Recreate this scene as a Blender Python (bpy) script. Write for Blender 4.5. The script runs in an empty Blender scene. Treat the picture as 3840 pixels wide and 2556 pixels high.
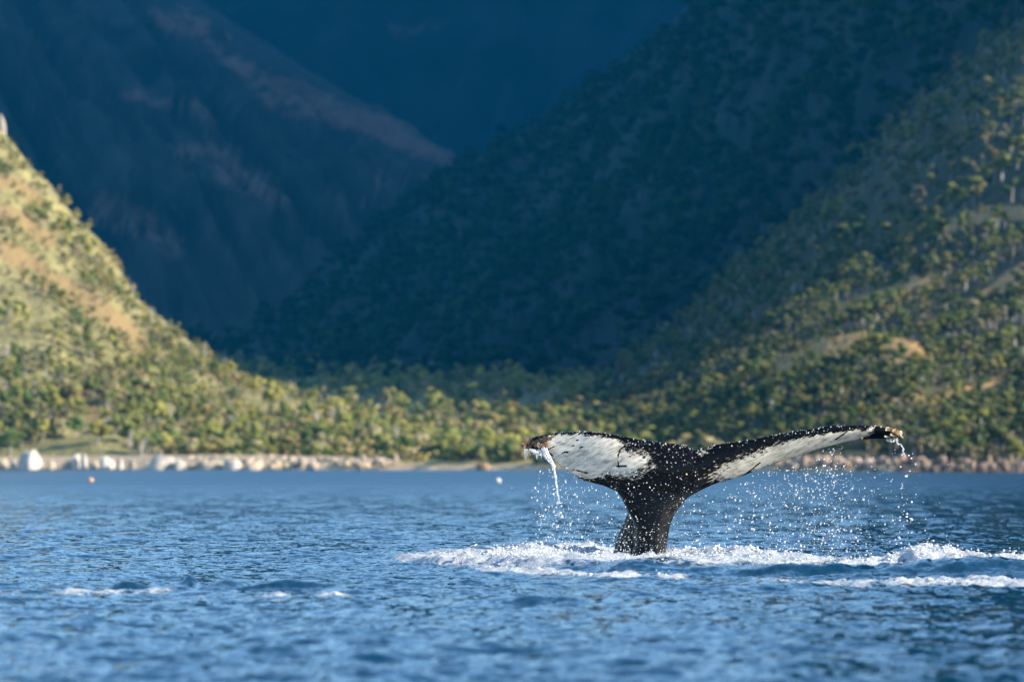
import bpy, math, random
import numpy as np
from mathutils import Vector

# ------------------------------------------------------------------ camera, sky, sun, exposure
scene = bpy.context.scene
F = 3840 * 200.0 / 36.0          # focal length in photograph pixels (200 mm lens)
EYE = 1.25                       # eye height over the water
HOR = 1725.0                     # horizon row of the photograph
YW = 73.06                       # distance of the whale
SUN_AZ, SUN_EL = 114.0, 25.0     # degrees, clockwise from the viewing direction

cam_d = bpy.data.cameras.new('camera')
cam = bpy.data.objects.new('camera', cam_d)
scene.collection.objects.link(cam)
cam.location = (0, 0, EYE)
cam.rotation_euler = (math.radians(90), 0, 0)
cam_d.lens = 200.0
cam_d.sensor_width = 36.0
cam_d.shift_y = (HOR - 1278.0) / 3840.0
cam_d.clip_start = 0.5
cam_d.clip_end = 20000
cam_d.dof.use_dof = True
cam_d.dof.focus_distance = YW - 0.5
cam_d.dof.aperture_fstop = 2.6
scene.camera = cam

world = bpy.data.worlds.new('World')
scene.world = world
world.use_nodes = True
wn = world.node_tree
wn.nodes.clear()
sky = wn.nodes.new('ShaderNodeTexSky')
sky.sky_type = 'NISHITA'
sky.sun_disc = False
sky.sun_elevation = math.radians(SUN_EL)
sky.sun_rotation = math.radians(SUN_AZ)
sky.air_density = 1.0
sky.dust_density = 0.15
sky.ozone_density = 3.6
bg = wn.nodes.new('ShaderNodeBackground')
bg.inputs['Strength'].default_value = 0.15
wo = wn.nodes.new('ShaderNodeOutputWorld')
wn.links.new(sky.outputs[0], bg.inputs[0])
wn.links.new(bg.outputs[0], wo.inputs[0])

sun_d = bpy.data.lights.new('sun', 'SUN')
sun_d.energy = 5.0
sun_d.angle = math.radians(0.5)
sun_d.color = (1.0, 0.90, 0.74)
sun = bpy.data.objects.new('sun', sun_d)
scene.collection.objects.link(sun)
az, el = math.radians(SUN_AZ), math.radians(SUN_EL)
to_sun = Vector((math.sin(az) * math.cos(el), math.cos(az) * math.cos(el), math.sin(el)))
sun.rotation_euler = to_sun.to_track_quat('Z', 'Y').to_euler()
sun.location = to_sun * 300

scene.view_settings.view_transform = 'Standard'
scene.view_settings.look = 'None'
scene.view_settings.gamma = 1.0
scene.view_settings.use_curve_mapping = False
scene.view_settings.exposure = 1.02
scene.cycles.max_bounces = 6
scene.cycles.diffuse_bounces = 2
scene.cycles.glossy_bounces = 3
scene.cycles.transmission_bounces = 4
scene.cycles.volume_bounces = 0
scene.cycles.transparent_max_bounces = 6
scene.cycles.sample_clamp_indirect = 4.0
scene.cycles.use_denoising = True

random.seed(7)
rng = np.random.default_rng(11)
COL = scene.collection

# ------------------------------------------------------------------ helpers
def px2w(x, y, Y):
    """photograph pixel at distance Y -> world point"""
    x = np.asarray(x, float); y = np.asarray(y, float); Y = np.asarray(Y, float)
    return (x - 1920.0) / F * Y, Y + 0 * x, EYE - (y - HOR) / F * Y

def _hash(ix, iy, seed):
    h = (ix.astype(np.int64) * 374761393 + iy.astype(np.int64) * 668265263 + seed * 1442695041) & 0xffffffff
    h = ((h ^ (h >> 13)) * 1274126177) & 0xffffffff
    h = h ^ (h >> 16)
    return (h & 0xffff) / 65535.0

def noise2(x, y, seed=0):
    x = np.asarray(x, float); y = np.asarray(y, float)
    x, y = np.broadcast_arrays(x, y)
    ix = np.floor(x); iy = np.floor(y)
    fx = x - ix; fy = y - iy
    u = fx * fx * fx * (fx * (fx * 6 - 15) + 10); v = fy * fy * fy * (fy * (fy * 6 - 15) + 10)
    def g(dx, dy):
        a = _hash(ix + dx, iy + dy, seed) * 2 * np.pi
        return np.cos(a) * (fx - dx) + np.sin(a) * (fy - dy)
    n0 = g(0, 0) * (1 - u) + g(1, 0) * u
    n1 = g(0, 1) * (1 - u) + g(1, 1) * u
    return (n0 * (1 - v) + n1 * v) * 1.5          # about -1..1

def fbm(x, y, octaves=4, seed=0, gain=0.5):
    a, s, t = 1.0, 0.0, 0.0
    for k in range(octaves):
        s = s + a * noise2(np.asarray(x) * 2 ** k, np.asarray(y) * 2 ** k, seed + k * 17)
        t += a; a *= gain
    return s / t

def sstep(a, b, x):
    t = np.clip((x - a) / (b - a), 0, 1)
    return t * t * (3 - 2 * t)

def poly_dist(px, py, poly):
    """signed distance to a closed polygon, positive inside"""
    P = np.asarray(poly, float); n = len(P)
    d = np.full(px.shape, 1e18); ins = np.zeros(px.shape, bool)
    for i in range(n):
        a = P[i]; b = P[(i + 1) % n]; e = b - a
        t = np.clip(((px - a[0]) * e[0] + (py - a[1]) * e[1]) / (e @ e + 1e-9), 0, 1)
        d = np.minimum(d, (px - a[0] - t * e[0]) ** 2 + (py - a[1] - t * e[1]) ** 2)
        c = ((a[1] > py) != (b[1] > py))
        with np.errstate(divide='ignore', invalid='ignore'):
            xi = a[0] + (py - a[1]) * (b[0] - a[0]) / (b[1] - a[1] + 1e-12)
        ins ^= c & (px < xi)
    d = np.sqrt(d)
    return np.where(ins, d, -d)

def line_dist(px, py, pts):
    d = np.full(np.shape(px), 1e18)
    for a, b in zip(pts[:-1], pts[1:]):
        a = np.array(a, float); b = np.array(b, float); e = b - a
        t = np.clip(((px - a[0]) * e[0] + (py - a[1]) * e[1]) / (e @ e), 0, 1)
        d = np.minimum(d, (px - a[0] - t * e[0]) ** 2 + (py - a[1] - t * e[1]) ** 2)
    return np.sqrt(d)

def mk(name, V, Fc, mat=None, parent=None, smooth=True, col=None, att=None):
    """one mesh object from numpy arrays (Fc: n x 3 or n x 4)"""
    V = np.ascontiguousarray(V, np.float32); Fc = np.ascontiguousarray(Fc, np.int32)
    m = bpy.data.meshes.new(name)
    k = Fc.shape[1]
    m.vertices.add(len(V)); m.vertices.foreach_set('co', V.ravel())
    m.loops.add(Fc.size); m.loops.foreach_set('vertex_index', Fc.ravel())
    m.polygons.add(len(Fc))
    m.polygons.foreach_set('loop_start', np.arange(0, Fc.size, k, dtype=np.int32))
    m.update(calc_edges=True)
    m.polygons.foreach_set('use_smooth', np.full(len(Fc), smooth))
    if col is not None:
        a = m.color_attributes.new('col', 'FLOAT_COLOR', 'POINT')
        c = np.ones((len(V), 4), np.float32); c[:, :3] = col
        a.data.foreach_set('color', c.ravel())
    for an, av in (att or {}).items():
        a = m.attributes.new(an, 'FLOAT', 'POINT')
        a.data.foreach_set('value', np.ascontiguousarray(av, np.float32).ravel())
    o = bpy.data.objects.new(name, m)
    COL.objects.link(o)
    if mat: m.materials.append(mat)
    if parent: o.parent = parent
    return o

def tag(o, label=None, category=None, group=None, kind=None):
    if label: o['label'] = label
    if category: o['category'] = category
    if group: o['group'] = group
    if kind: o['kind'] = kind
    return o

def grid_faces(nr, nc):
    i = np.arange(nr * nc).reshape(nr, nc)
    return np.stack([i[:-1, :-1], i[:-1, 1:], i[1:, 1:], i[1:, :-1]], -1).reshape(-1, 4)

def icosphere(sub):
    t = (1 + 5 ** .5) / 2
    V = [(-1, t, 0), (1, t, 0), (-1, -t, 0), (1, -t, 0), (0, -1, t), (0, 1, t), (0, -1, -t), (0, 1, -t), (t, 0, -1), (t, 0, 1), (-t, 0, -1), (-t, 0, 1)]
    V = [np.array(v) / np.linalg.norm(v) for v in V]
    Fs = [(0, 11, 5), (0, 5, 1), (0, 1, 7), (0, 7, 10), (0, 10, 11), (1, 5, 9), (5, 11, 4), (11, 10, 2), (10, 7, 6), (7, 1, 8), (3, 9, 4), (3, 4, 2), (3, 2, 6), (3, 6, 8), (3, 8, 9), (4, 9, 5), (2, 4, 11), (6, 2, 10), (8, 6, 7), (9, 8, 1)]
    for _ in range(sub):
        mid, nf = {}, []
        def m(a, b):
            k = (min(a, b), max(a, b))
            if k not in mid:
                v = V[a] + V[b]; V.append(v / np.linalg.norm(v)); mid[k] = len(V) - 1
            return mid[k]
        for a, b, c in Fs:
            d, e, f = m(a, b), m(b, c), m(c, a)
            nf += [(a, d, f), (d, b, e), (f, e, c), (d, e, f)]
        Fs = nf
    return np.array(V), np.array(Fs)

ICO = [icosphere(k) for k in range(4)]

class NT:
    """small node-tree helper"""
    def __init__(s, name):
        s.m = bpy.data.materials.new(name); s.m.use_nodes = True
        s.t = s.m.node_tree; s.t.nodes.clear()
        s.out = s.n('ShaderNodeOutputMaterial')
    def n(s, typ, **kw):
        o = s.t.nodes.new(typ)
        for k, v in kw.items(): setattr(o, k, v)
        return o
    def l(s, a, b): s.t.links.new(a, b)
    def noise(s, scale, detail=4, rough=0.55, vec=None, dist=0.0):
        o = s.n('ShaderNodeTexNoise'); o.inputs['Scale'].default_value = scale
        o.inputs['Detail'].default_value = detail; o.inputs['Roughness'].default_value = rough; o.inputs['Distortion'].default_value = dist
        if vec is not None: s.l(vec, o.inputs['Vector'])
        return o.outputs['Fac']
    def ramp(s, fac, stops):
        o = s.n('ShaderNodeValToRGB')
        e = o.color_ramp.elements
        e[0].position, e[0].color = stops[0][0], (*stops[0][1], 1)
        e[1].position, e[1].color = stops[-1][0], (*stops[-1][1], 1)
        for p, c in stops[1:-1]:
            k = e.new(p); k.color = (*c, 1)
        s.l(fac, o.inputs[0]); return o.outputs[0]
    def math(s, op, a, b=None, clamp=False):
        o = s.n('ShaderNodeMath', operation=op, use_clamp=clamp)
        for i, v in enumerate((a, b)):
            if v is None: continue
            if isinstance(v, (int, float)): o.inputs[i].default_value = v
            else: s.l(v, o.inputs[i])
        return o.outputs[0]
    def mix(s, fac, a, b, blend='MIX'):
        o = s.n('ShaderNodeMix', data_type='RGBA', blend_type=blend)
        for sock, v in ((o.inputs[0], fac), (o.inputs[6], a), (o.inputs[7], b)):
            if isinstance(v, (int, float)): sock.default_value = v
            elif isinstance(v, tuple): sock.default_value = (*v, 1)
            else: s.l(v, sock)
        return o.outputs[2]
    def att(s, name, colour=False):
        o = s.n('ShaderNodeAttribute'); o.attribute_name = name
        return o.outputs['Color'] if colour else o.outputs['Fac']
    def pos(s): return s.n('ShaderNodeNewGeometry').outputs['Position']
    def mapr(s, v, a, b, c=0.0, d=1.0):
        o = s.n('ShaderNodeMapRange'); s.l(v, o.inputs[0])
        for i, q in enumerate((a, b, c, d)): o.inputs[i + 1].default_value = q
        return o.outputs[0]
    def scale(s, v, xyz):
        o = s.n('ShaderNodeMapping'); o.inputs['Scale'].default_value = xyz; s.l(v, o.inputs[0]); return o.outputs[0]
    def bump(s, h, dist, strength=1.0, normal=None):
        o = s.n('ShaderNodeBump'); o.inputs['Distance'].default_value = dist
        if isinstance(strength, (int, float)): o.inputs['Strength'].default_value = strength
        else: s.l(strength, o.inputs['Strength'])
        s.l(h, o.inputs['Height'])
        if normal is not None: s.l(normal, o.inputs['Normal'])
        return o.outputs[0]
    def pbsdf(s, base, rough=0.6, spec=0.5, normal=None, **kw):
        o = s.n('ShaderNodeBsdfPrincipled')
        for k, v in dict({'Base Color': base, 'Roughness': rough, 'Specular IOR Level': spec}, **kw).items():
            if isinstance(v, (int, float)): o.inputs[k].default_value = v
            elif isinstance(v, tuple): o.inputs[k].default_value = (*v, 1) if len(v) == 3 else v
            else: s.l(v, o.inputs[k])
        if normal is not None: s.l(normal, o.inputs['Normal'])
        return o.outputs[0]
    def done(s, sh): s.l(sh, s.out.inputs['Surface']); return s.m

# ------------------------------------------------------------------ materials
def mat_water():
    s = NT('sea_water')
    p = s.pos()
    sep = s.n('ShaderNodeSeparateXYZ'); s.l(p, sep.inputs[0])
    y = sep.outputs['Y']
    calm = s.mapr(y, 345, 375, 1.0, 0.85)
    def slope(scale, amp, stretch):
        """ripple slopes straight from a noise field, so that they do not fade with distance"""
        t = s.n('ShaderNodeTexNoise'); t.inputs['Scale'].default_value = scale; t.inputs['Detail'].default_value = 2.0; t.inputs['Roughness'].default_value = 0.6
        s.l(s.scale(p, stretch), t.inputs['Vector'])
        sub = s.n('ShaderNodeVectorMath', operation='SUBTRACT'); s.l(t.outputs['Color'], sub.inputs[0]); sub.inputs[1].default_value = (0.5, 0.5, 0.5)
        mul = s.n('ShaderNodeVectorMath', operation='MULTIPLY'); s.l(sub.outputs[0], mul.inputs[0]); mul.inputs[1].default_value = (1.0, 1.0, 0.0)
        sc = s.n('ShaderNodeVectorMath', operation='SCALE'); s.l(mul.outputs[0], sc.inputs[0])
        if isinstance(amp, (int, float)): sc.inputs['Scale'].default_value = amp
        else: s.l(amp, sc.inputs['Scale'])
        return sc.outputs[0]
    far = s.mapr(y, 85, 150, 0.0, 1.0)
    v1 = slope(11.0, s.math('MULTIPLY', calm, s.mapr(y, 85, 150, 0.55, 0.40)), (1.0, 0.6, 1.0))
    v0 = slope(3.6, s.math('MULTIPLY', calm, s.mapr(y, 40, 150, 0.25, 0.15)), (0.7, 0.8, 1.0))
    v2 = slope(2.0, s.math('MULTIPLY', calm, s.math('MULTIPLY', far, 0.35)), (1.0, 0.45, 1.0))
    add = s.n('ShaderNodeVectorMath', operation='ADD'); s.l(v1, add.inputs[0]); s.l(v2, add.inputs[1])
    add0 = s.n('ShaderNodeVectorMath', operation='ADD'); s.l(add.outputs[0], add0.inputs[0]); s.l(v0, add0.inputs[1]); add = add0
    geo = s.n('ShaderNodeNewGeometry')
    add2 = s.n('ShaderNodeVectorMath', operation='ADD'); s.l(add.outputs[0], add2.inputs[0]); s.l(geo.outputs['Normal'], add2.inputs[1])
    nrm = s.n('ShaderNodeVectorMath', operation='NORMALIZE'); s.l(add2.outputs[0], nrm.inputs[0])
    b3 = nrm.outputs[0]
    foam = s.att('foam')
    f1 = s.noise(16, 5, 0.7, s.scale(p, (1.0, 0.6, 1.0)), 0.6)
    f2 = s.noise(5, 4, 0.65, s.scale(p, (1.0, 0.45, 1.0)), 1.0)
    thr = s.math('ADD', s.math('MULTIPLY', f1, 0.45), s.math('MULTIPLY', f2, 0.55))
    thr = s.math('ADD', s.math('MULTIPLY', s.math('SUBTRACT', thr, 0.5), 2.2), 0.52)
    fm = s.math('SUBTRACT', s.math('MULTIPLY', foam, 1.25), thr)
    fm = s.mapr(fm, -0.12, 0.16, 0.0, 1.0)
    water = s.pbsdf((0.001, 0.029, 0.062), s.math('MAXIMUM', s.mapr(y, 75, 320, 0.06, 0.30), s.mapr(y, 70, 35, 0.07, 0.06)), 0.5, b3, **{'IOR': 1.333})
    fb = s.bump(f1, 0.06, 1.0)
    white = s.pbsdf((0.50, 0.53, 0.55), 0.7, 0.3, fb)
    mx = s.n('ShaderNodeMixShader'); s.l(fm, mx.inputs[0]); s.l(water, mx.inputs[1]); s.l(white, mx.inputs[2])
    return s.done(mx.outputs[0])

def mat_skin():
    s = NT('whale_skin')
    g = s.n('ShaderNodeTexCoord').outputs['Object']
    w = s.att('white'); tan = s.att('scuff_sheen')
    st = s.scale(g, (1.0, 0.6, 2.6))
    rot = s.n('ShaderNodeVectorRotate', rotation_type='Y_AXIS'); rot.inputs['Angle'].default_value = 0.45
    s.l(g, rot.inputs['Vector'])
    streak = s.noise(14, 5, 0.65, s.scale(rot.outputs[0], (0.8, 0.6, 4.0)), 0.3)
    fine = s.noise(60, 3, 0.6, g)
    m = s.math('ADD', w, s.math('MULTIPLY', s.math('SUBTRACT', streak, 0.5), s.mapr(w, 0.9, 1.0, 1.5, 0.05)))
    m = s.math('ADD', m, s.math('MULTIPLY', s.math('SUBTRACT', fine, 0.5), s.mapr(w, 0.9, 1.0, 0.6, 0.1)))
    m = s.mapr(m, 0.36, 0.64)
    wcol = s.ramp(s.noise(7, 6, 0.7, s.scale(rot.outputs[0], (0.7, 0.6, 3.0))), [(0.36, (0.28, 0.255, 0.205)), (0.48, (0.54, 0.495, 0.41)), (0.62, (0.70, 0.645, 0.545))])
    wcol = s.mix(s.mapr(s.noise(26, 4, 0.7, s.scale(rot.outputs[0], (0.5, 0.6, 5.0))), 0.55, 0.70, 0.0, 0.6), wcol, (0.20, 0.19, 0.165))
    bcol = s.ramp(streak, [(0.35, (0.002, 0.0024, 0.0034)), (0.75, (0.006, 0.0066, 0.0085))])
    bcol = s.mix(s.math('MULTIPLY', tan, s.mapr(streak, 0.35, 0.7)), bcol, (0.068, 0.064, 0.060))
    c = s.mix(m, bcol, wcol)
    b = s.bump(s.noise(30, 4, 0.6, s.scale(rot.outputs[0], (1, 1, 3))), 0.006, 0.3)
    return s.done(s.pbsdf(c, s.mapr(fine, 0.3, 0.7, 0.13, 0.24), 0.09, b))

def mat_simple(name, base, rough=0.7, var=0.25, scale=6.0, spec=0.3, bump=0.02):
    s = NT(name)
    g = s.n('ShaderNodeTexCoord').outputs['Object']
    n = s.noise(scale, 5, 0.6, g)
    lo = tuple(v * (1 - var) for v in base); hi = tuple(min(1, v * (1 + var)) for v in base)
    return s.done(s.pbsdf(s.ramp(n, [(0.3, lo), (0.7, hi)]), rough, spec, s.bump(n, bump, 0.7)))

def mat_col(name, rough=0.8, spec=0.2, translucent=0.0, obj=False, scale=1.2, var=0.3):
    """colour per vertex (or per object) with a little procedural variation"""
    s = NT(name)
    c = s.n('ShaderNodeObjectInfo').outputs['Color'] if obj else s.att('col', True)
    n = s.noise(scale, 4, 0.6, s.pos())
    c = s.mix(1.0, c, s.ramp(n, [(0.3, (1 - var,) * 3), (0.7, (1.0,) * 3)]), 'MULTIPLY')
    sh = s.pbsdf(c, rough, spec)
    if translucent:
        t = s.n('ShaderNodeBsdfTranslucent'); s.l(c, t.inputs[0])
        mx = s.n('ShaderNodeMixShader'); mx.inputs[0].default_value = translucent
        s.l(sh, mx.inputs[1]); s.l(t.outputs[0], mx.inputs[2]); sh = mx.outputs[0]
    return s.done(sh)

def mat_land(name, scrub, dark, grass, nscale=0.12):
    """hill ground: scrub and low growth, golden grass where the 'grass' attribute says so, bare rock where 'rock' does"""
    s = NT(name)
    p = s.pos()
    n = s.noise(nscale, 6, 0.65, p)
    n2 = s.noise(nscale * 5, 4, 0.6, p)
    base = s.ramp(n, [(0.32, dark), (0.52, scrub), (0.72, tuple(v * 1.5 for v in scrub))])
    gr = s.math('ADD', s.att('grass'), s.math('MULTIPLY', s.math('SUBTRACT', n2, 0.5), 0.9))
    base = s.mix(s.mapr(gr, 0.35, 0.65), base, s.mix(n2, tuple(v * 0.75 for v in grass), tuple(v * 1.2 for v in grass)))
    rk = s.math('ADD', s.att('rock'), s.math('MULTIPLY', s.math('SUBTRACT', n2, 0.5), 0.8))
    base = s.mix(s.mapr(rk, 0.4, 0.6), base, (0.42, 0.36, 0.29))
    return s.done(s.pbsdf(base, 0.9, 0.1, s.bump(n2, 1.2, 0.8)))

def mat_drop(name, clear):
    s = NT(name)
    d = s.n('ShaderNodeBsdfDiffuse'); d.inputs[0].default_value = (0.92, 0.94, 0.96, 1)
    t = s.n('ShaderNodeBsdfTranslucent'); t.inputs[0].default_value = (0.92, 0.94, 0.96, 1)
    g = s.n('ShaderNodeBsdfGlossy'); g.inputs['Roughness'].default_value = 0.15
    m1 = s.n('ShaderNodeMixShader'); m1.inputs[0].default_value = 0.45
    s.l(d.outputs[0], m1.inputs[1]); s.l(t.outputs[0], m1.inputs[2])
    m2 = s.n('ShaderNodeMixShader'); m2.inputs[0].default_value = 0.18
    s.l(m1.outputs[0], m2.inputs[1]); s.l(g.outputs[0], m2.inputs[2])
    tr = s.n('ShaderNodeBsdfTransparent'); m3 = s.n('ShaderNodeMixShader'); m3.inputs[0].default_value = clear
    s.l(m2.outputs[0], m3.inputs[1]); s.l(tr.outputs[0], m3.inputs[2])
    return s.done(m3.outputs[0])

def mat_beach():
    s = NT('beach_stones')
    p = s.pos()
    n = s.noise(1.6, 5, 0.7, p); n2 = s.noise(0.35, 3, 0.6, p)
    c = s.ramp(n, [(0.3, (0.27, 0.19, 0.12)), (0.5, (0.50, 0.38, 0.25)), (0.72, (0.68, 0.56, 0.40))])
    g = s.math('ADD', s.att('grass'), s.math('MULTIPLY', s.math('SUBTRACT', n2, 0.5), 0.6))
    c = s.mix(s.mapr(g, 0.3, 0.6), c, s.mix(n, (0.36, 0.26, 0.10), (0.55, 0.43, 0.20)))
    c = s.mix(s.mapr(s.att('rock'), 0.2, 0.8), c, s.mix(n, (0.06, 0.05, 0.045), (0.26, 0.20, 0.15)))
    return s.done(s.pbsdf(c, 0.9, 0.1, s.bump(n, 0.4, 0.8)))

M_WATER = mat_water()
M_SKIN = mat_skin()
M_DROP = mat_drop('water_drops', 0.3)
M_STREAM = mat_drop('falling_water', 0.45)
M_ROCK = mat_col('shore_rock', 0.85, 0.15, obj=True, scale=0.9, var=0.45)
M_BARK = mat_simple('pale_bark', (0.34, 0.31, 0.26), 0.9, 0.3, 2.0)
M_LEAF = mat_col('leaves', 0.75, 0.15, 0.25, obj=True, scale=0.8)
M_WOOD = mat_col('woodland', 0.8, 0.12, 0.25, scale=0.8)
M_BARN = mat_col('barnacle', 0.6, 0.4, scale=30)
M_FOAM = mat_simple('foam', (0.52, 0.54, 0.56), 0.75, 0.05, 20, 0.2, 0.01)
GRASS = (0.32, 0.225, 0.10)
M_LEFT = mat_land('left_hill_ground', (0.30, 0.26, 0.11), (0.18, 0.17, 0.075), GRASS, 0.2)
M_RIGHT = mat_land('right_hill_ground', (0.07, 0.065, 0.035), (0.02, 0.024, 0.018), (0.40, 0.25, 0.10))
M_FAR = mat_land('far_mountain_ground', (0.010, 0.018, 0.020), (0.004, 0.010, 0.012), (0.06, 0.045, 0.04), 0.012)  # mountain shade put into the colour as near-black blue tones
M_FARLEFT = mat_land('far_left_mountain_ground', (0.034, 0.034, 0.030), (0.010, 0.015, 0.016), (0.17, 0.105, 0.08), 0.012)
M_VALLEY = mat_land('valley_ground', (0.24, 0.21, 0.095), (0.13, 0.13, 0.06), (0.42, 0.31, 0.13))

# ------------------------------------------------------------------ water
NW = []
for k in range(64):
    lam = 0.20 * (4.0 / 0.20) ** (rng.random() ** 1.7)
    th = rng.normal(1.9, 0.75)
    slope = 0.056 * (0.5 / max(lam, 0.5)) ** 0.45
    NW.append((lam, th, slope * lam / (2 * np.pi), rng.random() * 6.28))

def interp(x, pts):
    p = np.array(pts, float); return np.interp(x, p[:, 0], p[:, 1])

def wake(X, Y):
    """heights and foam of the churned water round the whale and of the swirl on the left"""
    z = np.zeros(X.shape)
    nz = fbm(X * 0.9, Y * 0.35, 4, 5)
    nf = fbm(X * 2.6, Y * 1.0, 5, 9, 0.6)
    def ridge(cy, h, wf, wb, wob=0.5):
        d = Y - cy - nz * wob
        return h * np.where(d < 0, np.exp(-(d / wf) ** 2), np.exp(-(d / wb) ** 2))
    c1 = interp(X, [(-1, 64.5), (0.6, 63.0), (1.6, 62.2), (3.0, 61.6), (5, 61.8), (8, 62.5)])
    h1 = interp(X, [(-0.4, 0), (0.4, .05), (0.9, .09), (1.5, .11), (2.1, .115), (2.8, .10), (3.4, .10), (4.2, .13), (4.8, .17), (5.4, .16), (6.2, .11), (8, .05), (11, 0)])
    z += ridge(c1, h1 * (1 + 0.35 * nf), 0.42, 1.4, 0.5)
    c2 = interp(X, [(-3, 71.5), (-1.6, 70.4), (-0.8, 67.6), (0.0, 65.4), (0.6, 64), (1.4, 62.6)])
    h2 = interp(X, [(-2.2, 0), (-1.5, .075), (-0.6, .10), (0.2, .11), (0.8, .08), (1.4, .03), (1.8, 0)])
    z += ridge(c2, h2 * (1 + 0.4 * nf), 0.5, 1.3, 0.6)
    c3 = interp(X, [(-2, 74.5), (0, 74), (1.1, 74.6), (1.7, 75.2), (2.3, 74), (3, 72), (5, 70)])
    h3 = interp(X, [(-1.6, 0), (-0.8, .06), (-0.1, .09), (0.3, .13), (0.9, .12), (1.3, .05), (1.7, .02), (2.1, .06), (2.8, .11), (3.3, .08), (3.8, .03), (4.3, 0)])
    z += ridge(c3, h3 * (1 + 0.5 * nf), 1.7, 0.9, 0.9)
    h4 = interp(X, [(3.5, 0), (4.1, .06), (4.45, .13), (4.7, .23), (5.05, .20), (5.3, .13), (5.8, .14), (6.6, .07), (9, 0)])
    z += ridge(66.4, h4 * (1 + 0.35 * nf), 1.2, 1.0, 0.4)
    # foam: crests and backs of the swells are white, their steep faces stay dark
    e = lambda c, w, a: np.exp(-np.abs((Y - c - nz * 0.6) / w) ** 2.5) * a
    f3 = e(c3 - 1.6, 3.0, interp(X, [(-1.7, 0), (-1.2, .5), (-0.3, .85), (0.2, 1), (3.2, .95), (3.9, .55), (4.4, .3), (5, 0)]))
    f1 = e(c1 + 2.2, 2.2, interp(X, [(-0.8, 0), (0.2, .6), (0.8, .9), (2.4, .9), (3.6, .85), (4.4, .8), (6.4, .75), (9, .3), (12, 0)]))
    f2 = e(c2 + 0.3, 1.6, interp(X, [(-1.7, 0), (-1.3, .7), (0.2, .85), (0.9, .5), (1.4, 0)]))
    f4 = e(66.4, 1.8, interp(X, [(3.6, 0), (4.3, .9), (5.2, .9), (6, .75), (8, .4), (11, 0)]))
    f2b = e(interp(X, [(-1, 66), (0, 63.2), (1, 60.6), (2, 60.2)]), 0.9, interp(X, [(-0.9, 0), (-0.3, .75), (0.6, .85), (1.6, .8), (2.2, 0)]))
    f = np.maximum.reduce([f1, f2, f3, f4, f2b])
    face = np.exp(-((Y - c1 + 0.45 - nz * 0.5) / 0.62) ** 2) * interp(X, [(0.3, 0), (0.7, .6), (1.9, .9), (6.2, .9), (8, 0)])
    f = f * (1 - face * 0.8)
    f = f * (0.98 + 0.45 * nf) - 0.06 * (1 - f)
    flat = e(57.6, 2.0, interp(X, [(1.9, 0), (2.8, .46), (4.2, .58), (6, .58), (9, 0)])) * (1 + 0.6 * nf)
    f = np.maximum(f, flat)
    z += ridge(54.4, interp(X, [(-5.2, .01), (-4.0, .028), (-3.0, .05), (-2.4, .045), (-1.6, .025), (-1.2, 0)]), 0.16, 0.5, 0.25)
    z += ridge(50.2, interp(X, [(-0.9, 0), (-0.5, .03), (0.2, .05), (0.7, .02), (1.0, 0)]), 0.16, 0.4, 0.2)
    z += ridge(45.0, interp(X, [(-4.4, 0), (-3.8, .03), (-3.2, .03), (-2.8, 0)]), 0.15, 0.4, 0.2)
    for (xp, yp, h, wx, wy) in [(480, 2204, .040, .16, .5), (585, 2200, .05, .14, .5), (722, 2196, .055, .22, .6), (722, 2196, .05, .05, .22),
                                (868, 2200, .085, .20, .6), (1060, 2204, .05, .24, .6), (1210, 2206, .045, .30, .6), (640, 2214, .04, .3, .5), (790, 2218, .035, .35, .5),
                                (1780, 2262, .05, .22, .6), (1990, 2258, .070, .24, .6), (2120, 2264, .035, .2, .5), (300, 2322, .05, .16, .5), (2520, 2268, .04, .25, .5), (3000, 2290, .045, .22, .5)]:
        yy = EYE * F / (yp + 10 - HOR); xx = (xp - 1920) / F * yy
        z += 1.35 * h * np.exp(-((X - xx - 0.05 * nz) / wx) ** 2 - ((Y - yy - 0.1 * nz) / (wy * 0.5)) ** 2)
    for (x0, x1, yp, w, a) in [(0, 70, 2232, 0.6, .6), (220, 640, 2226, 0.6, .50), (960, 1080, 2241, .5, .52), (1180, 1320, 2241, .5, .58), (760, 830, 2240, .5, .5), (1650, 1700, 2262, .5, .5), (1740, 1780, 2290, .5, .5)]:
        yy = EYE * F / (yp - HOR); a0 = (x0 - 1920) / F * yy; a1 = (x1 - 1920) / F * yy
        f = np.maximum(f, (a + 0.35 * nf) * sstep(a0 - .25, a0 + .15, X) * (1 - sstep(a1 - .15, a1 + .25, X)) * np.exp(-((Y - yy - 0.3 * nz) / w) ** 2))
    f = np.clip(f, 0, 1)
    rd = 1 - np.abs(fbm(X * 1.9 + 0.5 * nz, Y * 0.75, 4, 25, 0.55)) * 2.2
    rd2 = 1 - np.abs(fbm(X * 5.0, Y * 2.0, 3, 27, 0.55)) * 2.2
    chop = np.clip(f * 1.6, 0, 1)
    z += chop * (0.055 * np.clip(rd, 0, 1) ** 2 + 0.028 * np.clip(rd2, 0, 1) ** 2 - 0.025)
    f = np.clip(f * (0.40 + 0.52 * rd + 0.28 * rd2), 0, 1)
    collar = np.exp(-(((X - 1.66) / 0.50) ** 4 + ((Y - 72.2) / 0.9) ** 4))
    z += collar * (-0.02 + 0.03 * np.clip(rd2, 0, 1)); f = np.clip(f + 0.55 * collar * (0.6 + 0.4 * rd2), 0, 1)
    zone = np.exp(-((Y - 66) / 9) ** 4) * interp(X, [(-2.5, 0), (-1, 1), (8, 1), (11, 0)])
    z += zone * 0.022 * fbm(X * 4.5, Y * 2.2, 4, 33, 0.6)
    z += f * (0.05 * np.abs(nf) + 0.02 * fbm(X * 8, Y * 3, 4, 21, 0.6))
    return z, f

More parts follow.
